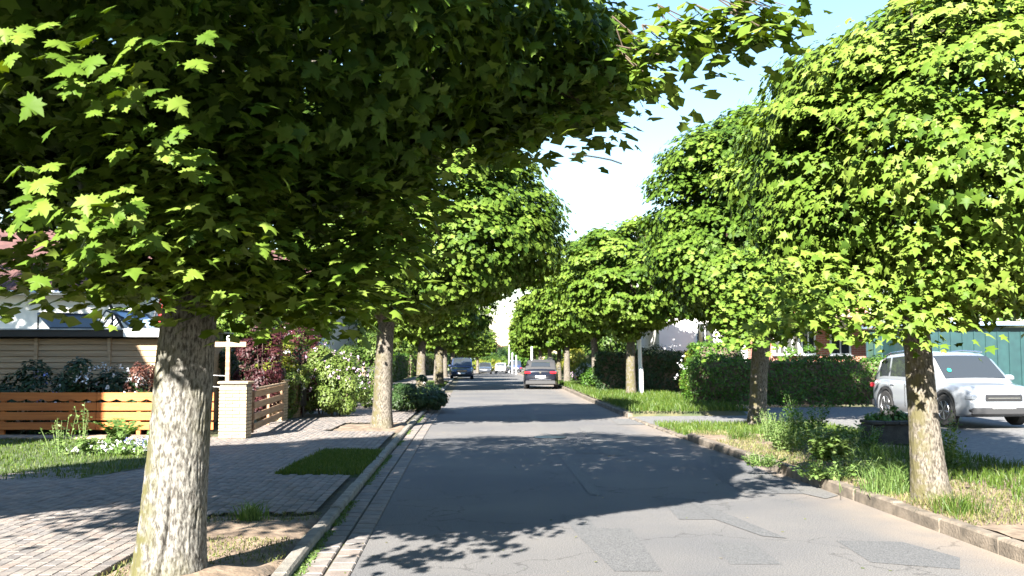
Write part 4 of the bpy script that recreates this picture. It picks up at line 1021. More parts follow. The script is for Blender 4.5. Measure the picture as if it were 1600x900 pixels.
        # door seams and handles
        for yd in glass['doors']:
            w_ = halfw(yd)+.002
            MB().box((s*w_,yd,.62),(.008,.012,.55)).build('door_seam', M['black'], t)
            MB().box((s*(w_+.008),yd+.16,min(zbf(yd)-.14,.86)),(.03,.16,.03),bev=.01).build('door_handle', M[paint], t)
        if rails: 
            b = MB(); pr = [(s*wtop(y)*.93,y,zr(y)+.035) for y in np.linspace(glass['rear'][1]+.2,glass['front'][1]-.2,8)]; b.tube(pr,.018,6); b.build('roof_rail', M['chrome'], t)
    return t
suvb = [(-2.2,.86),(-2.1,.98),(-1.5,1.02),(.7,.98),(1.0,1.0),(1.9,.88),(2.15,.76),(2.2,.7)]
suvr = [(-2.12,1.02),(-1.78,1.48),(-1.4,1.60),(-.5,1.66),(.3,1.63),(.62,1.52),(1.25,.98)]
sg = dict(side=[(-1.72,-1.2),(-1.12,-.28),(-.2,.62)], front=(1.18,.55), rear=(-2.08,-1.80), doors=[-.28,-1.05])
sx_, sy_ = 10.42, 23.1
suv = make_car('silver-white sport utility vehicle parked on the driveway in front of the green hedge','car',(sx_,sy_,.10),R(186),'paint_white_shaded',4.4,1.84,suvb,suvr,2.65,.35,sg,sticker=True,rails=True)
cabb = [(-2.13,.80),(-2.05,1.03),(-1.5,1.05),(.6,.98),(.9,1.0),(1.8,.90),(2.08,.76),(2.13,.7)]
cabr = [(-1.62,1.06),(-1.25,1.34),(-.8,1.49),(-.2,1.52),(.25,1.47),(.95,.98)]
cg = dict(side=[(-1.1,-.25),(-.2,.45)], front=(.88,.30), rear=(-1.50,-1.12), doors=[-.45])
cab = make_car('black convertible with a closed fabric roof parked at the right kerb','car',(1.58,52.0,0),R(-3),'paint_black',4.27,1.81,cabb,cabr,2.63,.345,cg,soft=True,plate_z=.66,lamp_hi=.93)
# roundel on the boot lid
b = MB(); b.lathe([(.055,0),(.055,.012)],20,Matrix.Translation((0,-2.135,.88))@Matrix.Rotation(R(90),4,'X')); b.build('emblem', M['chrome'], cab)
vb = [(-2.2,.8),(-2.1,.98),(.9,.98),(1.2,.98),(1.95,.82),(2.2,.7)]; vr = [(-2.15,1.0),(-1.95,1.5),(-1.5,1.62),(-.3,1.66),(.3,1.60),(1.35,.98)]
vg = dict(side=[(-1.85,-1.1),(-1.0,-.15),(-.05,.75)], front=(1.28,.35), rear=(-2.12,-1.93), doors=[-.1,-1.0])
yv_ = 76; make_car('dark blue hatchback parked at the left kerb facing the viewer','car',(float(XL(yv_))+.55,yv_,float(gz(yv_))),R(183),'paint_blue',4.4,1.8,vb,vr,2.7,.33,vg)
yv_ = 128; make_car('dark grey car parked beyond the blue hatchback on the left','car',(P(758,576,yv_)[0],yv_,float(gz(yv_))),R(182),'paint_grey',4.3,1.76,vb,[(a,c-.12 if c>1.1 else c) for a,c in vr],2.6,.32,vg)
yv_ = 142; make_car('distant silver car driving away down the middle of the street','car',(P(783,576,yv_)[0],yv_,float(gz(yv_))),R(-2),'paint_silver',4.2,1.76,vb,[(a,c-.14 if c>1.1 else c) for a,c in vr],2.6,.32,vg,name='distant_car')
yv_ = 150; make_car('distant dark van parked behind the white posts on the right','van',(P(803,573,yv_)[0],yv_,float(gz(yv_))+.1),R(10),'paint_blue',4.6,1.8,vb,[(a,c+.15 if c>1.1 else c) for a,c in vr],2.7,.33,vg)

# ================================================================== POSTS AND LAMPS
lp = (5.12, 38.3, .12); lt = thing('street_lamp','white street lamp post with a curved arm on the grassy verge right of the road','street lamp',(lp[0],lp[1],.1))
hT = P(980,262,lp[1])[2]-.1
b = MB(); b.tube([(0,0,-.1),(0,0,1.1),(-.02,0,1.15),(-.10,0,4.5),(-.2,0,hT-1.0)],[.105,.10,.078,.055,.035],14); b.build('pole', M['white_metal'], lt)
b = MB(); top = Vector((-.2,0,hT-1.0)); arm = [top,(-.24,0,hT-.35),(-.42,-.02,hT+.05)]
for (a,c) in ((972,256),(955,250),(935,246),(915,243)):
    q = P(a,c,lp[1]-.2); arm.append((q[0]-lp[0],q[1]-lp[1],q[2]-.1))
b.tube(arm[3:],[.034,.034,.034,.034],8); b.build('arm', M['dark_metal'], lt)
b = MB(); b.tube(arm[:4],[.04,.037,.035,.034],8); b.build('pole_bend', M['white_metal'], lt)
q = P(905,241.5,lp[1]-.25); b = MB(); b.box((q[0]-lp[0],-.25,q[2]-.1),(.62,.20,.09),ry=R(6),bev=.03); hd_ = b.build('lamp_head', M['dark_metal'], lt)
MB().box((q[0]-lp[0]-.02,-.25,q[2]-.155),(.42,.14,.03),ry=R(6),bev=.01).build('lamp_glass', M['clear_lamp'], hd_)
MB().box((-.0,-.105,.6),(.09,.012,.28)).build('access_door', M['zinc'], lt)
POSTG = 'white posts along the far right verge'
for px,pt,y,lab,hd in ((831,470,90,'tallest far white lamp post rising beside the convertible',1),(795.5,538,150,'leftmost distant white post with a small cross arm',1),(800.5,552,140,'middle distant white post of the three beyond the silver car',0),(806.5,556,128,'rightmost and shortest distant white post of the three',0)):
    x = P(px,570,y)[0]; z_ = float(gz(y))+.05; h = P(px,pt,y)[2]-z_
    t = thing('street_lamp' if hd else 'white_post', lab, 'street lamp' if hd else 'post', (x,y,z_), 0, POSTG)
    MB().tube([(0,0,-.1),(0,0,h)],[.11,.10] if not hd or y>100 else [.10,.07],10).build('pole', M['white_metal'], t)
    if hd: MB().box((-.45 if y<100 else -.1,0,h+.03),(1.0,.14,.09),bev=.02).build('lamp_head', M['zinc'], t)
    else: MB().lathe([(.11,h),(.07,h+.06),(.001,h+.09)],10).build('cap', M['white_metal'], t)
y=60; q = P(859,563,y); t = thing('round_sign','small round white mirror on a thin post behind the convertible','traffic mirror',(q[0]+.0,y,.1))
MB().tube([(0,0,-.1),(0,0,q[2]-.1)],.03,8).build('post', M['zinc'], t)
MB().lathe([(.001,.03),(.15,.02),(.18,0),(.18,-.03)],24,Matrix.Translation((0,-.05,q[2]-.1))@Matrix.Rotation(R(90),4,'X')).build('disc', M['white_metal'], t)

# ================================================================== LEFT GARDENS
FY = 19.3
# orange fence of wide boards, facing the lawn
fx0, fx1 = -13.0, -5.95
t = thing('orange_fence','low orange fence of wide horizontal boards with a scalloped top, behind the lawn','fence',(fx0,FY,.06))
for row,(zb_,hh) in enumerate(((.10,.15),(.29,.16),(.48,.16))):
    for k in range(3):
        Lb = (fx1-fx0)/3; MB().box((Lb*(k+.5),0,zb_+hh/2+.02),(Lb-.012,.028,hh),bev=.006).build('board', M['wood_orange'], t)
for k in range(3):   # top board, scalloped lower edge
    Lb = (fx1-fx0)/3; nS = 60; V = []; F = []
    for i in range(nS+1):
        x = Lb*k+.006+(Lb-.012)*i/nS; s_ = .05*abs(math.sin(x*math.pi/.30))
        for yq in (-.016,.016): V += [(x,yq,.69+.045-s_),(x,yq,.86)]
    for i in range(nS):
        a = i*4; b = a+4; F += [[a,b,b+1,a+1],[a+2,a+3,b+3,b+2],[a+1,b+1,b+3,a+3],[a,a+2,b+2,b]]
    link('top_board', mesh('top_board', V, F, M['wood_orange']), t)
for k in range(6):
    MB().box((.1+k*1.36,.05,.38),(.08,.07,.86),bev=.01).build('post', M['wood_orange'], t)
# pink brick edging under the fence
e_ = strip('brick_edging', np.array([18.55,19.25]), -13.0, -5.9, .055, M['mortar'], 2)
cells = []
x = -12.95
while x < -5.95:
    for r_ in range(3): cells.append((x+(r_%2)*.0, 18.68+r_*.22, .055, 0, 1.0))
    x += .112
field(e_, 'edging_brick', cells, (.10,.205,.07), ['paver3','brick_yellow2'] , 60, .006)
M['pinkbrick'] = mat('pink_brick', (.42,.25,.2), (.52,.34,.28), 6)
# brick pillars with bricks one by one
def pillar(label, cx, cy, wd, dp, h, z=.05, nmax=True, low=None, group='yellow brick gate pillars along the pavement'):
    t = thing('brick_pillar', label, 'pillar', (cx,cy,z), 0, group)
    MB().box((0,0,h/2-.02),(wd-.03,dp-.03,h-.04)).build('mortar_core', M['mortar'], t)
    bh = .062; row = 0; zz = .01; nb = max(2, round(wd/.25)); nd = max(1, round(dp/.25)); rr = random.Random(int(cx*100+cy*37))
    while zz+bh < h-.05:
        bw = wd/nb; bd = dp/nd; off = bw/2 if row%2 else 0
        for s in (-1,1):
            xs_ = [-wd/2+off+bw*(i+.5) for i in range(nb - (1 if off else 0))]; 
            spans = [(x,bw) for x in xs_]
            if off: spans += [(-wd/2+bw/4,bw/2),(wd/2-bw/4,bw/2)]
            for x,bq in spans:
                key = ('brick',round(bq,3),'x'); 
                o = link('brick', brick_me(bq-.011,.055,bh-.009,rr), t); o.location = (x, s*(dp/2-.0275+rr.uniform(-.002,.002)), zz+bh/2)
        for s in (-1,1):
            if s<0 and cx < 0 and False: continue
            inner = dp-.13; 
            for i in range(nd):
                o = link('brick', brick_me(.055, inner/nd-.011, bh-.009, rr), t); o.location = (s*(wd/2-.0275+rr.uniform(-.002,.002)), -inner/2+inner/nd*(i+.5), zz+bh/2)
        zz += bh+.004; row += 1
    MB().box((0,0,h-.02),(wd+.05,dp+.05,.05),bev=.012).build('coping', M['brick_yellow'], t)
    return t
BM = {}
def brick_me(a,b,c,rr):
    k = (round(a,3),round(b,3),round(c,3),rr.randrange(2))
    if k not in BM: BM[k] = mesh('brick', *(lambda q:(q.v,q.f))(MB().box((0,0,0),(a,b,c),bev=.004)), M['brick_yellow' if k[3] else 'brick_yellow2'])
    return BM[k]
q1 = G(362,686,.05); pillar('nearest yellow brick pillar, sunlit beside the orange fence', q1[0], q1[1]+.22, .54, .42, 1.10)
q2 = G(420,660,.05); pillar('second yellow brick pillar at the far end of the wooden gate', q2[0], q2[1]+.5, .58, .5, 1.02)
q3 = G(448,655,.05); pillar('third yellow brick pillar, just beyond the wooden gate', q3[0]-.02, q3[1]+.6, .38, .45, 1.02)
q4 = G(462,648,.05); pillar('farthest yellow brick pillar of the gate row, beside the clipped shrub', q4[0], q4[1]+.7, .32, .4, 1.05)
# gate of horizontal boards running along the pavement between the pillars
ga = Vector((q1[0]+.30, q1[1]+.45, 0)); gb = Vector((q2[0]+.28, q2[1]+.30, 0)); gl = (gb-ga).length; gr_ = math.atan2(gb.y-ga.y, gb.x-ga.x)
t = thing('wooden_gate','brown wooden gate of four horizontal boards between two brick pillars','gate',(ga.x,ga.y,.05),gr_)
for k,zq in enumerate((.20,.40,.62,.84)):
    MB().box((gl/2,0,zq),(gl-.06,.03,.135),bev=.008).build('board', M['wood_brown'], t)
for xx in (.12,gl/2,gl-.12): MB().box((xx,.045,.5),(.09,.05,.85),bev=.006).build('upright', M['wood_brown'], t)
MB().box((gl/2,-.045,.95),(gl-.1,.05,.05),bev=.01).build('top_rail', M['wood_pale'], t)
# dark letter box by the third pillar
t = thing('letter_box','dark letter box fixed between the last two brick pillars','letter box',(q3[0]+.30,q3[1]+.55,.05))
MB().box((0,0,.62),(.10,.30,.62),bev=.02).build('box', M['black'], t); MB().box((.0,-.152,.80),(.07,.01,.03)).build('slot', M['zinc'], t); MB().tube([(0,0,0),(0,0,.32)],.03,8).build('post', M['black'], t)
# board shed with a flat roof
SY = 21.5; sx0, sx1 = -15.5, -7.35; SH = P(200,515,SY)[2]
t = thing('board_shed','garden shed clad in pale horizontal boards with a flat black-edged roof','shed',(sx0,SY,0))
W_ = sx1-sx0; hb = SH-.19; nrow = 15
MB().box((W_/2,1.6,hb/2),(W_-.1,3.1,hb-.02)).build('wall', M['wood_pale'], t)
for r_ in range(nrow):
    for k in range(5):
        bl = W_/5; MB().box((bl*(k+.5),-.012,.06+(hb-.08)/nrow*(r_+.5)),(bl-.02,.03,(hb-.08)/nrow-.008),rx=R(-9),bev=.004).build('board', M['wood_pale'], t)
for k in range(6): MB().box((W_/5*k if k else .04,-.05,hb/2),(.075,.05,hb),bev=.006).build('post', M['wood_pale'], t)
MB().box((W_/2-.12,1.5,SH-.09),(W_-.24+.3,3.5,.16),bev=.01).build('roof', M['black'], t)
MB().box((W_/2,1.5,SH-.0),(W_+.34,3.6,.03)).build('roof_edge', M['zinc'], t)
# white strip standing in for the sunlit right end of the roof edge
MB().box((W_-.55,-.29,SH-.095),(1.35,.04,.15),bev=.006).build('sunlit_fascia', M['white_metal'], t)
# tilted panels on the shed roof
def panel(label, pl, pr, top_l, top_r, y, m='panel', group='tilted framed panels on the shed roof'):
    a, b_, c, d_ = P(*pl,y), P(*pr,y), P(*top_r,y+1.0), P(*top_l,y+1.0)
    t = thing('tilted_panel', label, 'roof panel', a, 0, group); o = Vector(a); A,B_,C_,D_ = [Vector(v)-o for v in (a,b_,c,d_)]
    nn = (B_-A).cross(D_-A).normalized()*-.03
    link('pane', mesh('pane',[A,B_,C_,D_,A+nn,B_+nn,C_+nn,D_+nn],[[0,1,2,3],[7,6,5,4],[0,4,5,1],[1,5,6,2],[2,6,7,3],[3,7,4,0]],M[m]),t)
    for p_,q_ in ((A,B_),(B_,C_),(C_,D_),(D_,A)): MB().tube([p_,q_],.035,6).build('frame_bar', M['dark_metal'], t)
    MB().tube([D_, Vector((D_.x,D_.y,A.z))],.025,6).build('support', M['dark_metal'], t); MB().tube([C_, Vector((C_.x,C_.y,A.z))],.025,6).build('support', M['dark_metal'], t)
    return t
panel('left bright tilted glass panel on the shed roof',(206,513),(226,514),(176,485),(205,488),SY+.5)
panel('right bright tilted glass panel on the shed roof, next to the tree trunk',(228,514),(250,513),(206,488),(232,493),SY+.5)
panel('dark tilted panel at the left end of the shed roof',(80,513),(158,513),(60,490),(146,492),SY+.5,'dark_metal')
t = thing('lattice_frame','small dark metal lattice frame leaning between the roof panels','frame',(P(168,513,SY+1)))
for k in range(4): MB().tube([(-.28+.0,0,.02+.0),(-.05,0,.42)] if k==0 else [(-.28+k*.14,0,.02-.0),(-.05+k*.14,0,.42-k*.06)],.018,5).build('bar', M['dark_metal'], t)
MB().tube([(-.28,0,.02),(.16,0,.02)],.02,5).build('bar', M['dark_metal'], t); MB().tube([(-.05,0,.42),(.38,0,.24)],.02,5).build('bar', M['dark_metal'], t)
q = P(248,512,SY+1.2); t = thing('garden_ladder','dark ladder leaning behind the shed beside a red cloth','ladder',q)
for dx in (-.14,.14): MB().tube([(dx-.15,0,-.4),(dx+.18,.1,1.0)],.022,6).build('rail', M['dark_metal'], t)
for k in range(5): MB().tube([(-.29+.16*k*.4,.02*k,-.1+.22*k),(-.01+.16*k*.4,.02*k,-.1+.22*k)],.014,5).build('rung', M['dark_metal'], t)
t = thing('red_cloth','red cloth hanging behind the shed next to the thick trunk','cloth',P(258,500,SY+1.35))
V=[];F=[]
for i in range(9):
    for k in range(9): V.append((-.18+.045*i+.01*math.sin(k), .03*math.sin(i*1.7+k*.5), -.3+.13*k-.01*math.cos(i*2)))
for i in range(8):
    for k in range(8): F.append([i*9+k,(i+1)*9+k,(i+1)*9+k+1,i*9+k+1])
link('cloth', mesh('cloth',V,F,M['rose'],True),t); MB().tube([(-.25,0,.76),(.25,0,.76)],.015,6).build('rail',M['dark_metal'],t)
# T shaped post right of the trunk
py_ = 21.2; a = P(357,534,py_); t = thing('wooden_post','slender wooden T-shaped post with a pale crossbar and white ball on top','post',(a[0],py_,.05))
H_ = a[2]-.05
MB().box((0,0,(H_)/2),(.085,.085,H_),bev=.008).build('post', M['wood_brown'], t)
MB().box((0.03,-.03,H_-.06),(.74,.04,.11),bev=.008).build('crossbar', M['wood_pale'], t)
MB().lathe([(.001,H_+.14),(.035,H_+.12),(.05,H_+.08),(.035,H_+.04),(.03,H_)],14).build('ball_cap', M['white_metal'], t)
for zz in (H_-.75,H_-1.0):
    MB().tube([(-.9,0,zz+.16),(-.45,0,zz+.02),(-.03,0,zz)],.006,4).build('rope', M['white_metal'], t)

# houses on the left
def window(parent, cx, y, cz, w_, h_, frame='white_metal', s=-1, bars=1):
    f = MB(); 
    for (dx,dz,a,b) in ((-w_/2,0,.07,h_+.07),(w_/2,0,.07,h_+.07),(0,-h_/2,w_-.07,.07),(0,h_/2,w_-.07,.07)): f.box((cx+dx,y+s*.03,cz+dz),(a,.08,b))
    for k in range(bars): f.box((cx-w_/2+w_*(k+1)/(bars+1),y+s*.03,cz),(.05,.06,h_-.08))
    fo = f.build('window', M[frame], parent)
    MB().box((cx,y+s*.012,cz),(w_-.06,.02,h_-.06)).build('pane', M['glass'], fo); MB().box((cx,y+s*.09,cz-h_/2-.06),(w_+.16,.20,.04),bev=.01).build('sill', M['zinc'], fo)
    return fo
HY = 30.5; ex = P(236,455,HY)[0]; eh = P(200,458,HY)[2]
t = thing('garden_house','low white garden house with a red tiled roof and zinc gutter, far left','house',(0,HY,0),0)
MB().box((ex-5.3,3,eh/2-.02),(10.6,6,eh-.05)).build('wall', M['white_wall'], t)
rfo = MB(); rfo.add([(ex-11,-.45,eh-.05),(ex+.15,-.45,eh-.05),(ex+.15,3,eh+2.4),(ex-11,3,eh+2.4),(ex-11,-.45,eh+.06),(ex+.15,-.45,eh+.06),(ex+.15,3,eh+2.5),(ex-11,3,eh+2.5)],[[3,2,1,0],[4,5,6,7],[0,1,5,4],[1,2,6,5],[2,3,7,6],[3,0,4,7]])
rfo.add([(ex-11,3.02,eh+2.4),(ex+.15,3.02,eh+2.4),(ex+.15,6.4,eh-.05),(ex-11,6.4,eh-.05),(ex-11,3.02,eh+2.5),(ex+.15,3.02,eh+2.5),(ex+.15,6.4,eh+.06),(ex-11,6.4,eh+.06)],[[3,2,1,0],[4,5,6,7],[0,1,5,4],[1,2,6,5],[2,3,7,6],[3,0,4,7]])
rfr = rfo.build('roof', M['tile'], t)
tm_ = MB(); tm_.tube([(0,-.16,-.115),(0,.0,0),(0,.16,.115)],.10,8); tme = mesh('tile', *(lambda b:(b.v,b.f))(MB().box((0,0,0),(.25,.40,.035),rx=math.atan(2.45/3.45),bev=.01)), M['tile'])
for r_ in range(6):
    for k in range(26):
        o = link('tile', tme, rfr); o.location = (ex+.02-.26*k-(.13 if r_%2 else 0), -.28+.30*r_, eh+.19+.213*r_)
MB().tube([(ex-11,-.55,eh-.02),(ex+.2,-.55,eh-.02)],.075,8).build('gutter', M['zinc'], t)
dx_ = P(181,470,HY)[0]; MB().tube([(dx_,-.5,eh-.1),(dx_,-.5,eh-.35),(dx_+.28,-.1,eh-1.1),(dx_+.28,-.08,.1)],.05,8).build('downpipe', M['dark_metal'], t)
window(t, ex-5.0, 0, 1.7, 1.2, 1.3)
# taller white wall to its right
t = thing('white_house','taller plain white house wall just left of the thick trunk','house',(0,32.2,0)); x2 = P(300,500,32.2)[0]
MB().box(((ex-.2+x2)/2,3,3.4),(x2-ex+.2,6,6.8)).build('wall', M['white_wall'], t); MB().box(((ex-.2+x2)/2,3,6.88),(x2-ex+.6,6.5,.14)).build('roof', M['tile'], t)
window(t, (ex+x2)/2, 0, 5.2, 1.0, 1.2)
# pale blue house behind the copper bushes
BY = 44; t = thing('blue_house','pale blue house with a white balcony band and red roof behind the copper bushes','house',(0,BY,0)); xa, xb = P(322,500,BY)[0], P(515,500,BY)[0]; hh = P(380,462,BY)[2]
MB().box(((xa+xb)/2,4,hh/2),(xb-xa,8,hh)).build('wall', M['blue_wall'], t)
rf = MB(); rf.add([(xa-.4,-.5,hh+.0),(xb+.4,-.5,hh+.0),(xb+.4,4,hh+2.6),(xa-.4,4,hh+2.6),(xb+.4,8.5,hh),(xa-.4,8.5,hh),(xa-.4,-.5,hh-.12),(xb+.4,-.5,hh-.12),(xb+.4,8.5,hh-.12),(xa-.4,8.5,hh-.12)],[[0,1,2,3],[3,2,4,5],[6,7,1,0],[6,9,8,7],[0,3,5,9,6],[1,7,8,4,2],[5,4,8,9]])
rf.build('roof', M['tile'], t)
bz_ = P(380,487,BY)[2]; MB().box(((xa+xb)/2,-.45,bz_),((xb-xa)*.98,.9,.34),bev=.02).build('balcony', M['white_metal'], t)
for k in range(5): window(t, xa+1.2+k*(xb-xa-2.4)/4, 0, bz_-1.25, 1.1, 1.1)
# house beside the viewpoint that shades the left gardens
t = thing('neighbour_house','tall rendered house beside the near lawn, left of the view','house',(0,9,0))
MB().box((-16.0,2.5,4.0),(8.2,5,8.0)).build('wall', M['white_wall'], t); MB().box((-16.0,2.5,8.06),(8.2,5,.12)).build('roof', M['tile'], t)
MB().box((-17.6,2.4,9.7),(8.0,4.6,3.2)).build('upper_wall', M['white_wall'], t); MB().box((-17.6,2.4,11.36),(8.2,4.8,.12)).build('upper_roof', M['tile'], t)
for k in range(3): window(t, -18.6+k*2.6, 0, 2.2, 1.2, 1.3); window(t, -18.6+k*2.6, 0, 5.4, 1.2, 1.3)

# shrubs and flowers, left
def S(px,py,z=.05): return G(px,py,z)
p = P(168,640,20.3); shrub('flowering_bush','dark rhododendron bush with white blossoms behind the orange fence','bush',(p[0],20.3,0),(1.05,.7,.82),5200,.10,'darkleaf',1,('petal_white',46,.08))
p = P(120,640,20.4); shrub('flowering_bush','dark bush with bluish blossoms at the left end of the orange fence','bush',(p[0]-.9,20.4,0),(1.2,.7,.78),4200,.10,'darkleaf',2,('petal_blue',26,.07))
p = P(218,640,20.2); shrub('copper_shrub','small copper-red shrub between the white blossoms and the thick trunk','bush',(p[0],20.2,0),(.36,.35,.78),1500,.07,'redleaf',3)
p = P(252,640,20.2); shrub('copper_shrub','second copper-red shrub, touching the left edge of the thick trunk','bush',(p[0],20.25,0),(.34,.35,.72),1400,.07,'redleaf',4)
p = P(405,600,23.4); shrub('purple_smokebush','tall dark maroon bush left of the flowering green shrubs','bush',(p[0],23.6,0),(.62,.6,1.25),5200,.085,'maroon',5,stems=9)
p = P(458,600,25.5); shrub('purple_smokebush','wide maroon bush with arching twigs behind the brick pillars','bush',(p[0],26.4,0),(.95,.9,1.35),5600,.085,'maroon',6,('petal_lilac',22,.06),stems=12)
p = P(432,600,24.5); shrub('green_shrub','pale green shrub with yellow-white blossom among the maroon bushes','bush',(p[0],25.0,0),(.6,.5,1.05),3000,.08,'yellowleaf',7,('petal_white',26,.05))
p = P(395,600,24.5); shrub('green_shrub','light green shrub right behind the second brick pillar','bush',(p[0]+.7,24.9,0),(.55,.5,.75),2500,.08,'shrub',17,tshift=.2)
p = P(522,600,25.6); shrub('green_shrub','bright yellow-green shrub with lilac blossom beside the maroon bush','bush',(p[0],25.9,0),(.95,.85,1.0),7500,.08,'shrub',8,('petal_lilac',60,.06),tshift=.35)
p = P(560,600,30); shrub('green_shrub','leafy green shrub under the second left maple beyond the yellow-green one','bush',(p[0],30.5,0),(1.2,.9,1.2),6500,.09,'shrub',9,tshift=.15)
q = S(495,650); shrub('clipped_shrub','clipped round conifer shrub at the pavement edge, half in shade','bush',(q[0],q[1]+.7,0),(.62,.6,.72),5200,.06,'hedge',10)
q = S(475,640); shrub('clipped_shrub','light green conifer shrub just behind the last gate pillar','bush',(q[0]-.1,q[1]+1.9,0),(.5,.5,.72),3600,.06,'hedge',18,tshift=.15)
q = S(530,635); shrub('green_shrub','low bright ground shrub at the pavement edge next to the clipped conifer','bush',(q[0],q[1]+.5,0),(.75,.6,.35),3200,.07,'shrub',11,tshift=.3)
q = S(552,622); shrub('silver_shrub','pale silvery flowering shrub beside the pavement before the far pillar','bush',(q[0],q[1]+.2,0),(.65,.6,.5),3000,.07,'weed',12,('petal_white',40,.05),tshift=.2)
q = S(655,645); shrub('kerbside_shrub','dark glossy shrub on the kerb strip behind the second left maple','bush',(q[0]-.1,q[1]+1.0,0),(1.0,1.0,.50),7500,.09,'darkleaf',13,tshift=.15)
q = S(680,640); shrub('kerbside_shrub','smaller glossy shrub with white flecks leaning over the left kerb','bush',(q[0]-.25,q[1]+.6,0),(.55,.6,.48),3000,.09,'darkleaf',14,('petal_white',12,.05),tshift=.3)
q = S(572,612); pillar('lone brick pillar far along the left pavement beside a dark bin', q[0]-.25, q[1], .5, .5, 1.15, group='far pillars on the left')
t = thing('waste_bin','dark upright bin beside the lone far pillar on the left','bin',(q[0]+.28,q[1]-.3,.05)); MB().box((0,0,.55),(.36,.4,1.1),bev=.05).build('body', M['black'], t); MB().box((0,-.0,1.13),(.42,.46,.07),bev=.02).build('lid', M['plastic'], t)
q = S(619,600); pillar('reddish brick pillar far along the pavement right of the second left maple', q[0]-.5, q[1], .5, .5, 1.2, group='far pillars on the left')
# fern, tall stem and flower bed by the lawn
q = G(172,700,.06); t = thing('fern','light green fern with arching fronds in front of the orange fence','fern',(q[0],q[1]+.4,.05)); rng = np.random.default_rng(3); pos=[];nr=[];tp=[];sz=[]
for f in range(20):
    a = rng.uniform(0,6.28); Lf = rng.uniform(.45,.72); d_ = np.array([math.cos(a),math.sin(a),0])
    for k in range(24):
        u = (k+1)/24; p_ = d_*Lf*u*.8+np.array([0,0,Lf*(1.15*u-.62*u*u)*1.25]); sd_ = np.array([-d_[1],d_[0],0])
        for s in (-1,1): pos.append(p_); nr.append(np.array([0,0,1])+.2*rng.normal(size=3)-d_*.2); tp.append(sd_*s+d_*.35); sz.append(.15*Lf*math.sin(math.pi*min(u*.9+.1,1))+.02)
link('fronds', leaves_mesh('fronds', np.array(pos), np.array(nr), np.array(tp), np.array(sz), np.clip(.6+.15*rng.normal(size=len(pos)),0,1), 'oval', M['weed']), t, 'stuff')
herb('tall_weed','tall narrow green stalk at the left edge before the orange fence',130,712,.85,.10,7,16,.07,'weed',21,z=.06)
herb('tall_weed','leafy green stalks left of the fern before the orange fence',95,712,.7,.3,12,12,.08,'weed',22,z=.06)
for i,(px,py,lab,fm) in enumerate(((150,712,'low white-flowered bed plants at the left end of the lawn edge','petal_white'),(195,712,'low white-flowered bed plants at the middle of the lawn edge','petal_white'),(228,704,'blue bell flowers by the pink edging left of the thick trunk','petal_blue'),(252,704,'blue bell flowers half behind the thick trunk','petal_blue'))):
    q = G(px,py,.06); t = shrub('flower_clump',lab,'flowers',(q[0],q[1]+.2,.05),(.5,.35,.13),1600,.05,'weed',30+i,(fm,50,.028),stems=3,tshift=.2)
q = G(392,812,.06); tuft('grass_tuft','spiky green grass tuft on the soil of the nearest tree pit',(q[0],q[1],.05),.20,150,.14,'weed',5)

# long hedges and garden masses on the left
def lhedge(label, y0, y1, dx, h, m, seed, size=.1, n=5000, wd=1.0):
    t = hedge('garden_hedge', label, -wd/2, wd/2, -(y1-y0)/2, (y1-y0)/2, h, n, size, m, seed); ym=(y0+y1)/2
    t.location = (float(XF(ym))-dx-wd/2, ym, float(gz(ym))); t.rotation_euler[2] = -math.atan2(float(XF(y1)-XF(y0)), y1-y0); return t
lhedge('green hedge along the left pavement after the lone pillar',34,44,.1,1.3,'hedge',61)
lhedge('taller hedge along the left pavement behind the third maple',45,58,.1,1.8,'shrub',62)
lhedge('hedge along the left gardens beside the dark blue hatchback',60,80,.1,1.9,'hedge',63,.14)
lhedge('far hedge along the left gardens before the bend',84,125,.1,2.2,'shrub',64,.2)
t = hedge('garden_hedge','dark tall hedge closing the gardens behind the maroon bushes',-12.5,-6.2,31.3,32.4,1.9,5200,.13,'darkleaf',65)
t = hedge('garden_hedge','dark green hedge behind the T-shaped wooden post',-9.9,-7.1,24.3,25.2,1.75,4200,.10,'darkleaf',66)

# ================================================================== RIGHT SIDE
hedge('clipped_hedge','long clipped green hedge behind the driveway, partly in tree shade',5.6,13.6,30.2,31.6,1.45,17000,.085,'hedge',71,z=.12)
hedge('clipped_hedge','taller rounded hedge end left of the long clipped hedge',P(1085,600,32)[0],P(1160,600,32)[0],31.8,33.4,2.0,6000,.09,'hedge',72,z=.1)
p = P(1118,600,34); shrub('blossoming_shrub','pale yellow-green blossoming shrub before the white house','bush',(p[0],34.4,0),(1.3,1.0,1.15),6500,.09,'yellowleaf',73,('petal_white',80,.06))
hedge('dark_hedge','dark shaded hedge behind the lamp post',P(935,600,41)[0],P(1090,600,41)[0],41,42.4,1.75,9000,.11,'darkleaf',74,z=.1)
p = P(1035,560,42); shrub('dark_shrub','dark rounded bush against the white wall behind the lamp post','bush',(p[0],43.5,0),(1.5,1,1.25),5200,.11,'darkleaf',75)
p = P(1240,560,36); shrub('green_shrub','mid green bush over the hedge in front of the red brick house','bush',(p[0],34.2,0),(1.2,.8,1.1),5000,.09,'hedge',76)
p = P(945,590,44); shrub('green_shrub','sunlit green bush left of the dark hedge','bush',(p[0],45,0),(.9,.8,.75),3500,.1,'hedge',77)
p = P(898,560,66); shrub('yellow_bush','bright yellow bush behind the right verge trees','bush',(p[0],66,0),(1.1,1.1,1.25),4500,.14,'yellowleaf',78,tshift=.4)
p = P(908,570,62); shrub('white_flowering_bush','small bush dotted with white flowers beside the yellow bush','bush',(p[0]+.2,61,0),(.6,.6,.7),2500,.1,'shrub',79,('petal_white',60,.07))
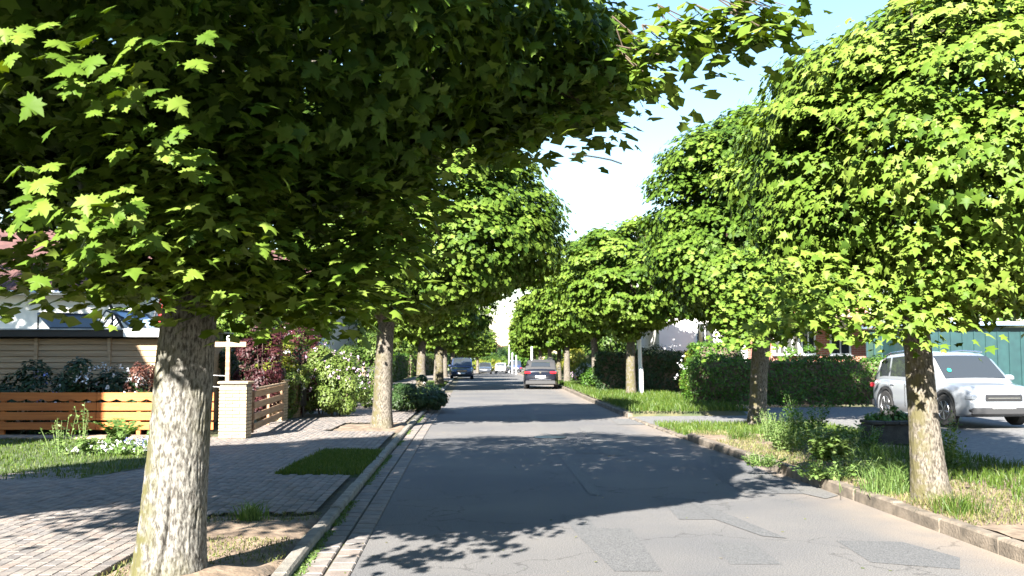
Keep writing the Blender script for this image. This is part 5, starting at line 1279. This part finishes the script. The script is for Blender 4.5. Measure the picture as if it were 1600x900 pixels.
p = P(890,575,60); shrub('pink_shrub','little pink flowering shrub beneath the yellow bush','bush',(p[0],59,0),(.35,.35,.42),1000,.08,'shrub',80,('petal_lilac',50,.07))
for i,(a,b,h,m_) in enumerate(((46,62,1.5,'hedge'),(64,84,2.0,'shrub'),(86,112,2.2,'hedge'),(114,150,2.5,'shrub'))):
    t = hedge('garden_hedge',('low hedge along the right gardens near the dark trunk','hedge along the right gardens past the yellow bush','hedge along the right gardens by the white posts','far hedge along the right gardens at the bend')[i],-.7,.7,-(b-a)/2,(b-a)/2,h,4500,.12+.03*i,m_,90+i); ym=(a+b)/2
    t.location = (float(XR(ym))+4.6+(1.4 if i<1 else 0),ym,float(gz(ym))); t.rotation_euler[2] = -math.atan2(float(XR(b)-XR(a)),b-a)
# white house
WY = 44; t = thing('white_house','white house with tall narrow windows behind the blossoming shrub on the right','house',(0,WY,0)); xa, xb = P(1030,520,WY)[0], P(1200,520,WY)[0]
MB().box(((xa+xb)/2,4,2.9),(xb-xa,8,5.8)).build('wall', M['white_wall'], t)
rf = MB(); rf.add([(xa-.5,-.6,5.7),(xb+.3,-.6,5.7),(xb+.3,4,8.2),(xa-.5,4,8.2),(xb+.3,8.6,5.7),(xa-.5,8.6,5.7)],[[0,1,2,3],[3,2,4,5],[0,3,5],[1,4,2],[0,5,4,1]]); rf.build('roof', M['tile'], t)
for px_ in (1095,1108): window(t, P(px_,530,WY)[0], 0, 2.3, .25, 1.7, 'dark_metal', bars=0)
window(t, P(1143,530,WY)[0], 0, 2.2, .9, 2.0, 'white_metal', bars=1); window(t, P(1060,530,WY)[0], 0, 4.3, 1.2, 1.2)
MB().tube([(P(1150,530,WY)[0]+.8,-.08,5.5),(P(1150,530,WY)[0]+.8,-.08,.1)],.05,8).build('downpipe', M['zinc'], t)
# red brick house
RY = 40; t = thing('brick_house','red brick house with white framed windows behind the long hedge','house',(0,RY,0)); xa, xb = P(1204,520,RY)[0], P(1357,520,RY)[0]
MB().box(((xa+xb)/2,4,3),(xb-xa,8,6)).build('wall', M['brick_red'], t)
rf = MB(); rf.add([(xa-.3,-.6,5.9),(xb+.5,-.6,5.9),(xb+.5,4,8.4),(xa-.3,4,8.4),(xb+.5,8.6,5.9),(xa-.3,8.6,5.9)],[[0,1,2,3],[3,2,4,5],[0,3,5],[1,4,2],[0,5,4,1]]); rf.build('roof', M['tile'], t)
for px_,w_ in ((1217,.45),(1237,.55),(1262,.55),(1312,.8)): window(t, P(px_,520,RY)[0], 0, 2.45, w_, 1.35)
MB().box(((xa+xb)/2,-.02,.3),(xb-xa+.02,.03,.6)).build('plinth', M['zinc'], t)
MB().box((xb-1.4,-1.2,3.3),(4.2,2.4,.16)).build('porch_roof', M['brick_yellow'], t)
# green panel fence and teal shed
GY = 36; t = thing('green_panel_fence','dark green fence of tall ribbed panels right of the brick house','fence',(0,GY,0)); xa, xb = P(1354,540,GY)[0], P(1423,540,GY)[0]; hl, hr = P(1354,523,GY)[2], P(1423,515,GY)[2]
npn = 6
for k in range(npn):
    u0, u1 = k/npn, (k+1)/npn; x0_, x1_ = xa+(xb-xa)*u0+.02, xa+(xb-xa)*u1-.02; h0_, h1_ = hl+(hr-hl)*u0, hl+(hr-hl)*u1
    MB().add([(x0_,0,.1),(x1_,0,.1),(x1_,0,h1_),(x0_,0,h0_),(x0_,.04,.1),(x1_,.04,.1),(x1_,.04,h1_),(x0_,.04,h0_)],[[0,1,2,3],[7,6,5,4],[3,2,6,7],[0,3,7,4],[1,5,6,2],[4,5,1,0]]).build('panel', M['green_metal'], t)
    MB().box((x0_-.02,-.03,h0_/2+.03),(.06,.08,h0_+.02),bev=.008).build('post', M['teal'], t)
MB().tube([(xa,-.01,hl+.03),(xb,-.01,hr+.03)],.035,6).build('top_rail', M['green_metal'], t)
TY = 33.5; t = thing('teal_shed','teal green shed behind the silver-white sport utility vehicle','shed',(0,TY,0)); xa, xb = P(1421,540,TY)[0], P(1640,540,TY)[0]; hT_ = P(1440,506,TY)[2]
MB().box(((xa+xb)/2,2,hT_/2-.06),(xb-xa,4,hT_-.12)).build('wall', M['teal'], t)
for k in range(12): MB().box((xa+.02+(xb-xa)/12*(k+.5),-.02,hT_/2-.12),(.05,.05,hT_-.3),bev=.01).build('rib', M['teal'], t)
MB().box(((xa+xb)/2,1.9,hT_),(xb-xa+.3,4.5,.14),ry=0,bev=.02).build('roof', M['panel'], t)
# dark low planter wall in the shade beside the near right tree
q = G(1372,692,.13); M['dark_stone'] = mat('dark_stone', (.025,.024,.022), (.05,.047,.042), 8, .9, .5, 40); _lp = 1
if _lp: t = thing('low_planter','low dark stone planter in the shade left of the nearest right trunk','planter',(q[0],q[1]+.35,.1)); 
t.location[0] += .40
MB().box((0,0,.16),(.95,.55,.36),bev=.02).build('wall', M['dark_stone'], t)
for k in range(4): MB().box((-.37+.247*k,-.02,.37),(.235,.6,.06),bev=.012).build('coping_stone', M['dark_stone'], t)
p = t.location; shrub('planter_plants','shaded leafy plants growing over the low dark planter','plant',(p[0],p[1]+.1,.42),(.42,.25,.16),1100,.07,'hedge',99,stems=3)
# weeds on the right verge
WG = 'weeds on the right verge'
hb_ = [('low spreading weed hanging over the kerb below the second right maple',1190,728,.20,.42,22,12,.055,'weed','oval'),
 ('bushy grey-green herb left of the broad-leaved weed on the verge',1232,706,.62,.42,26,20,.06,'weed','oval'),
 ('tall slender herb right behind the bushy one, at the trunk foot',1205,690,.55,.35,18,16,.05,'weed','oval'),
 ('shaded dark green weed behind the broad-leaved weed',1258,684,.75,.5,22,16,.09,'hedge','oval'),
 ('broad-leaved light green weed in the middle of the verge',1305,722,.52,.40,22,14,.12,'weed','maple_low'),
 ('leafy weed sprawling to the kerb below the broad-leaved one',1290,748,.28,.42,22,12,.07,'weed','oval'),
 ('low pale weed between the broad-leaved weed and the grass clump',1340,745,.24,.35,18,10,.06,'weed','oval'),
 ('small dark weed in the shade behind the grass clump',1362,700,.35,.4,16,12,.06,'hedge','oval'),
 ('yellow-green leafy climber just right of the nearest right trunk',1482,740,.75,.22,14,16,.07,'weed','oval'),
 ('thin herb with bare stalk between the two bushiest verge weeds',1282,716,.80,.08,5,9,.04,'weed','oval')]
for i,(lab,px,py,h,sp,ns,nl_,ls_,m_,lk) in enumerate(hb_):
    herb('verge_weed',lab,px,py,h,sp,ns,nl_*2,ls_,m_,200+i,group=WG,leafkind=lk)
for i,(px,py,h,n_,rd,lab) in enumerate(((1395,770,.36,520,.34,'green feathery grass clump left of the nearest right trunk'),(1375,735,.42,260,.3,'tall seeding grass with pale heads behind the feathery clump'),(1330,742,.30,160,.22,'blades of coarse grass beside the broad-leaved weed'),(1412,748,.30,260,.2,'dense grass against the nearest right trunk'),(1470,790,.16,240,.25,'short grass at the foot of the nearest right trunk'),(1160,685,.2,260,.3,'grass clump at the foot of the dark leaning trunk'),(1500,800,.22,260,.3,'grass right of the nearest right trunk'))):
    q = G(px,py,VH); tuft('verge_grass_tuft',lab,(q[0],q[1],VH-.01),h,n_,rd,'grass' if i in (2,5,6) else 'weed' if i!=4 else 'drygrass',300+i,lean=.85,wid=.0035,group='grass tufts on the right verge')

# ================================================================== FAR END
def mound(name, label, px, pyt, y, rx, m, seed, size=.5, n=5000, kind=None, cat='tree'):
    x = P(px,570,y)[0]; top = P(px,pyt,y)[2]; z_ = float(gz(y)); h = top-z_
    t = thing(name, label, cat, (x,y,z_)); shrub_leaves('foliage', seed, (rx,rx*.7,h/2), n, size, M[m], t, (0,0,h/2), 'oval', 24)
    MB().tube([(0,0,-.2),(0,0,h*.6)],[.35,.12],8).build('trunk', M['bark'], t); return t
mound('far_tree','reddish brown tree closing the view at the end of the street',782,536,215,5.5,'redleaf',101)
mound('far_tree','light green rounded tree left of the far silver car',770,553,178,3.6,'shrub',102,.35)
mound('far_tree','mid green tree right of the reddish one at the street end',797,546,195,3.8,'hedge',103,.4)
mound('far_tree','dark tree at the left of the far street end',742,530,190,6,'darkleaf',104)
mound('far_tree','green tree at the right of the far street end',822,535,200,6,'shrub',105)
mound('far_tree','yellow-green bush at the far bend beneath the reddish tree',760,560,165,3,'yellowleaf',106,.3,2500)
# far woods closing the horizon on both sides
rng = np.random.default_rng(8)
for nm,xs_,seed in (('left',(-150,-9),1),('right',(8,150),2)):
    n = 26000; yv = rng.uniform(95,260,n) if nm=='left' else rng.uniform(85,260,n)
    u = rng.random(n)**1.6; xv = xs_[0]+(xs_[1]-xs_[0])*(1-u) if nm=='left' else xs_[0]+(xs_[1]-xs_[0])*u
    if nm=='left': xv = np.minimum(xv, XF(yv)-6)
    else: xv = np.maximum(xv, XR(yv)+7)
    top = 5.5+4.5*vnoise(np.column_stack([xv*.16,yv*.16,xv*0]),seed); z = top*rng.random(n)**.55
    pos = np.column_stack([xv,yv,z+gz(yv)]); nrm = rng.normal(size=(n,3))*.6+np.array([0,-.4,.7])
    o = link('distant_wood', leaves_mesh('distant_wood', pos, nrm, rng.normal(size=(n,3)), rng.uniform(.7,1.6,n), np.clip(.4+.18*rng.normal(size=n),0,1), 'card', M['shrub']), None, 'stuff')
    tag(o, 'mass of distant garden trees on the '+nm+' side of the street', 'wood')
# fallen leaves and small litter on the near pavement and road
rng = np.random.default_rng(9); n = 260; yv = 6.5+rng.random(n)**1.4*16; xv = rng.uniform(-6,3.7,n); pos = np.column_stack([xv,yv,np.where(xv<XL(yv),PH+.012,.008)])
keep = (xv < XL(yv)-.2)|(xv > XL(yv)+.05)
o = link('fallen_leaf_litter', leaves_mesh('fallen_leaf_litter', pos[keep], np.column_stack([rng.normal(size=(n,2))*.25,np.ones(n)])[keep], rng.normal(size=(n,3))[keep], rng.uniform(.015,.04,n)[keep], rng.random(n)[keep], 'oval', M['drygrass']), None, 'stuff')
tag(o, 'tiny fallen leaves scattered on the pavement and road', 'leaf litter')
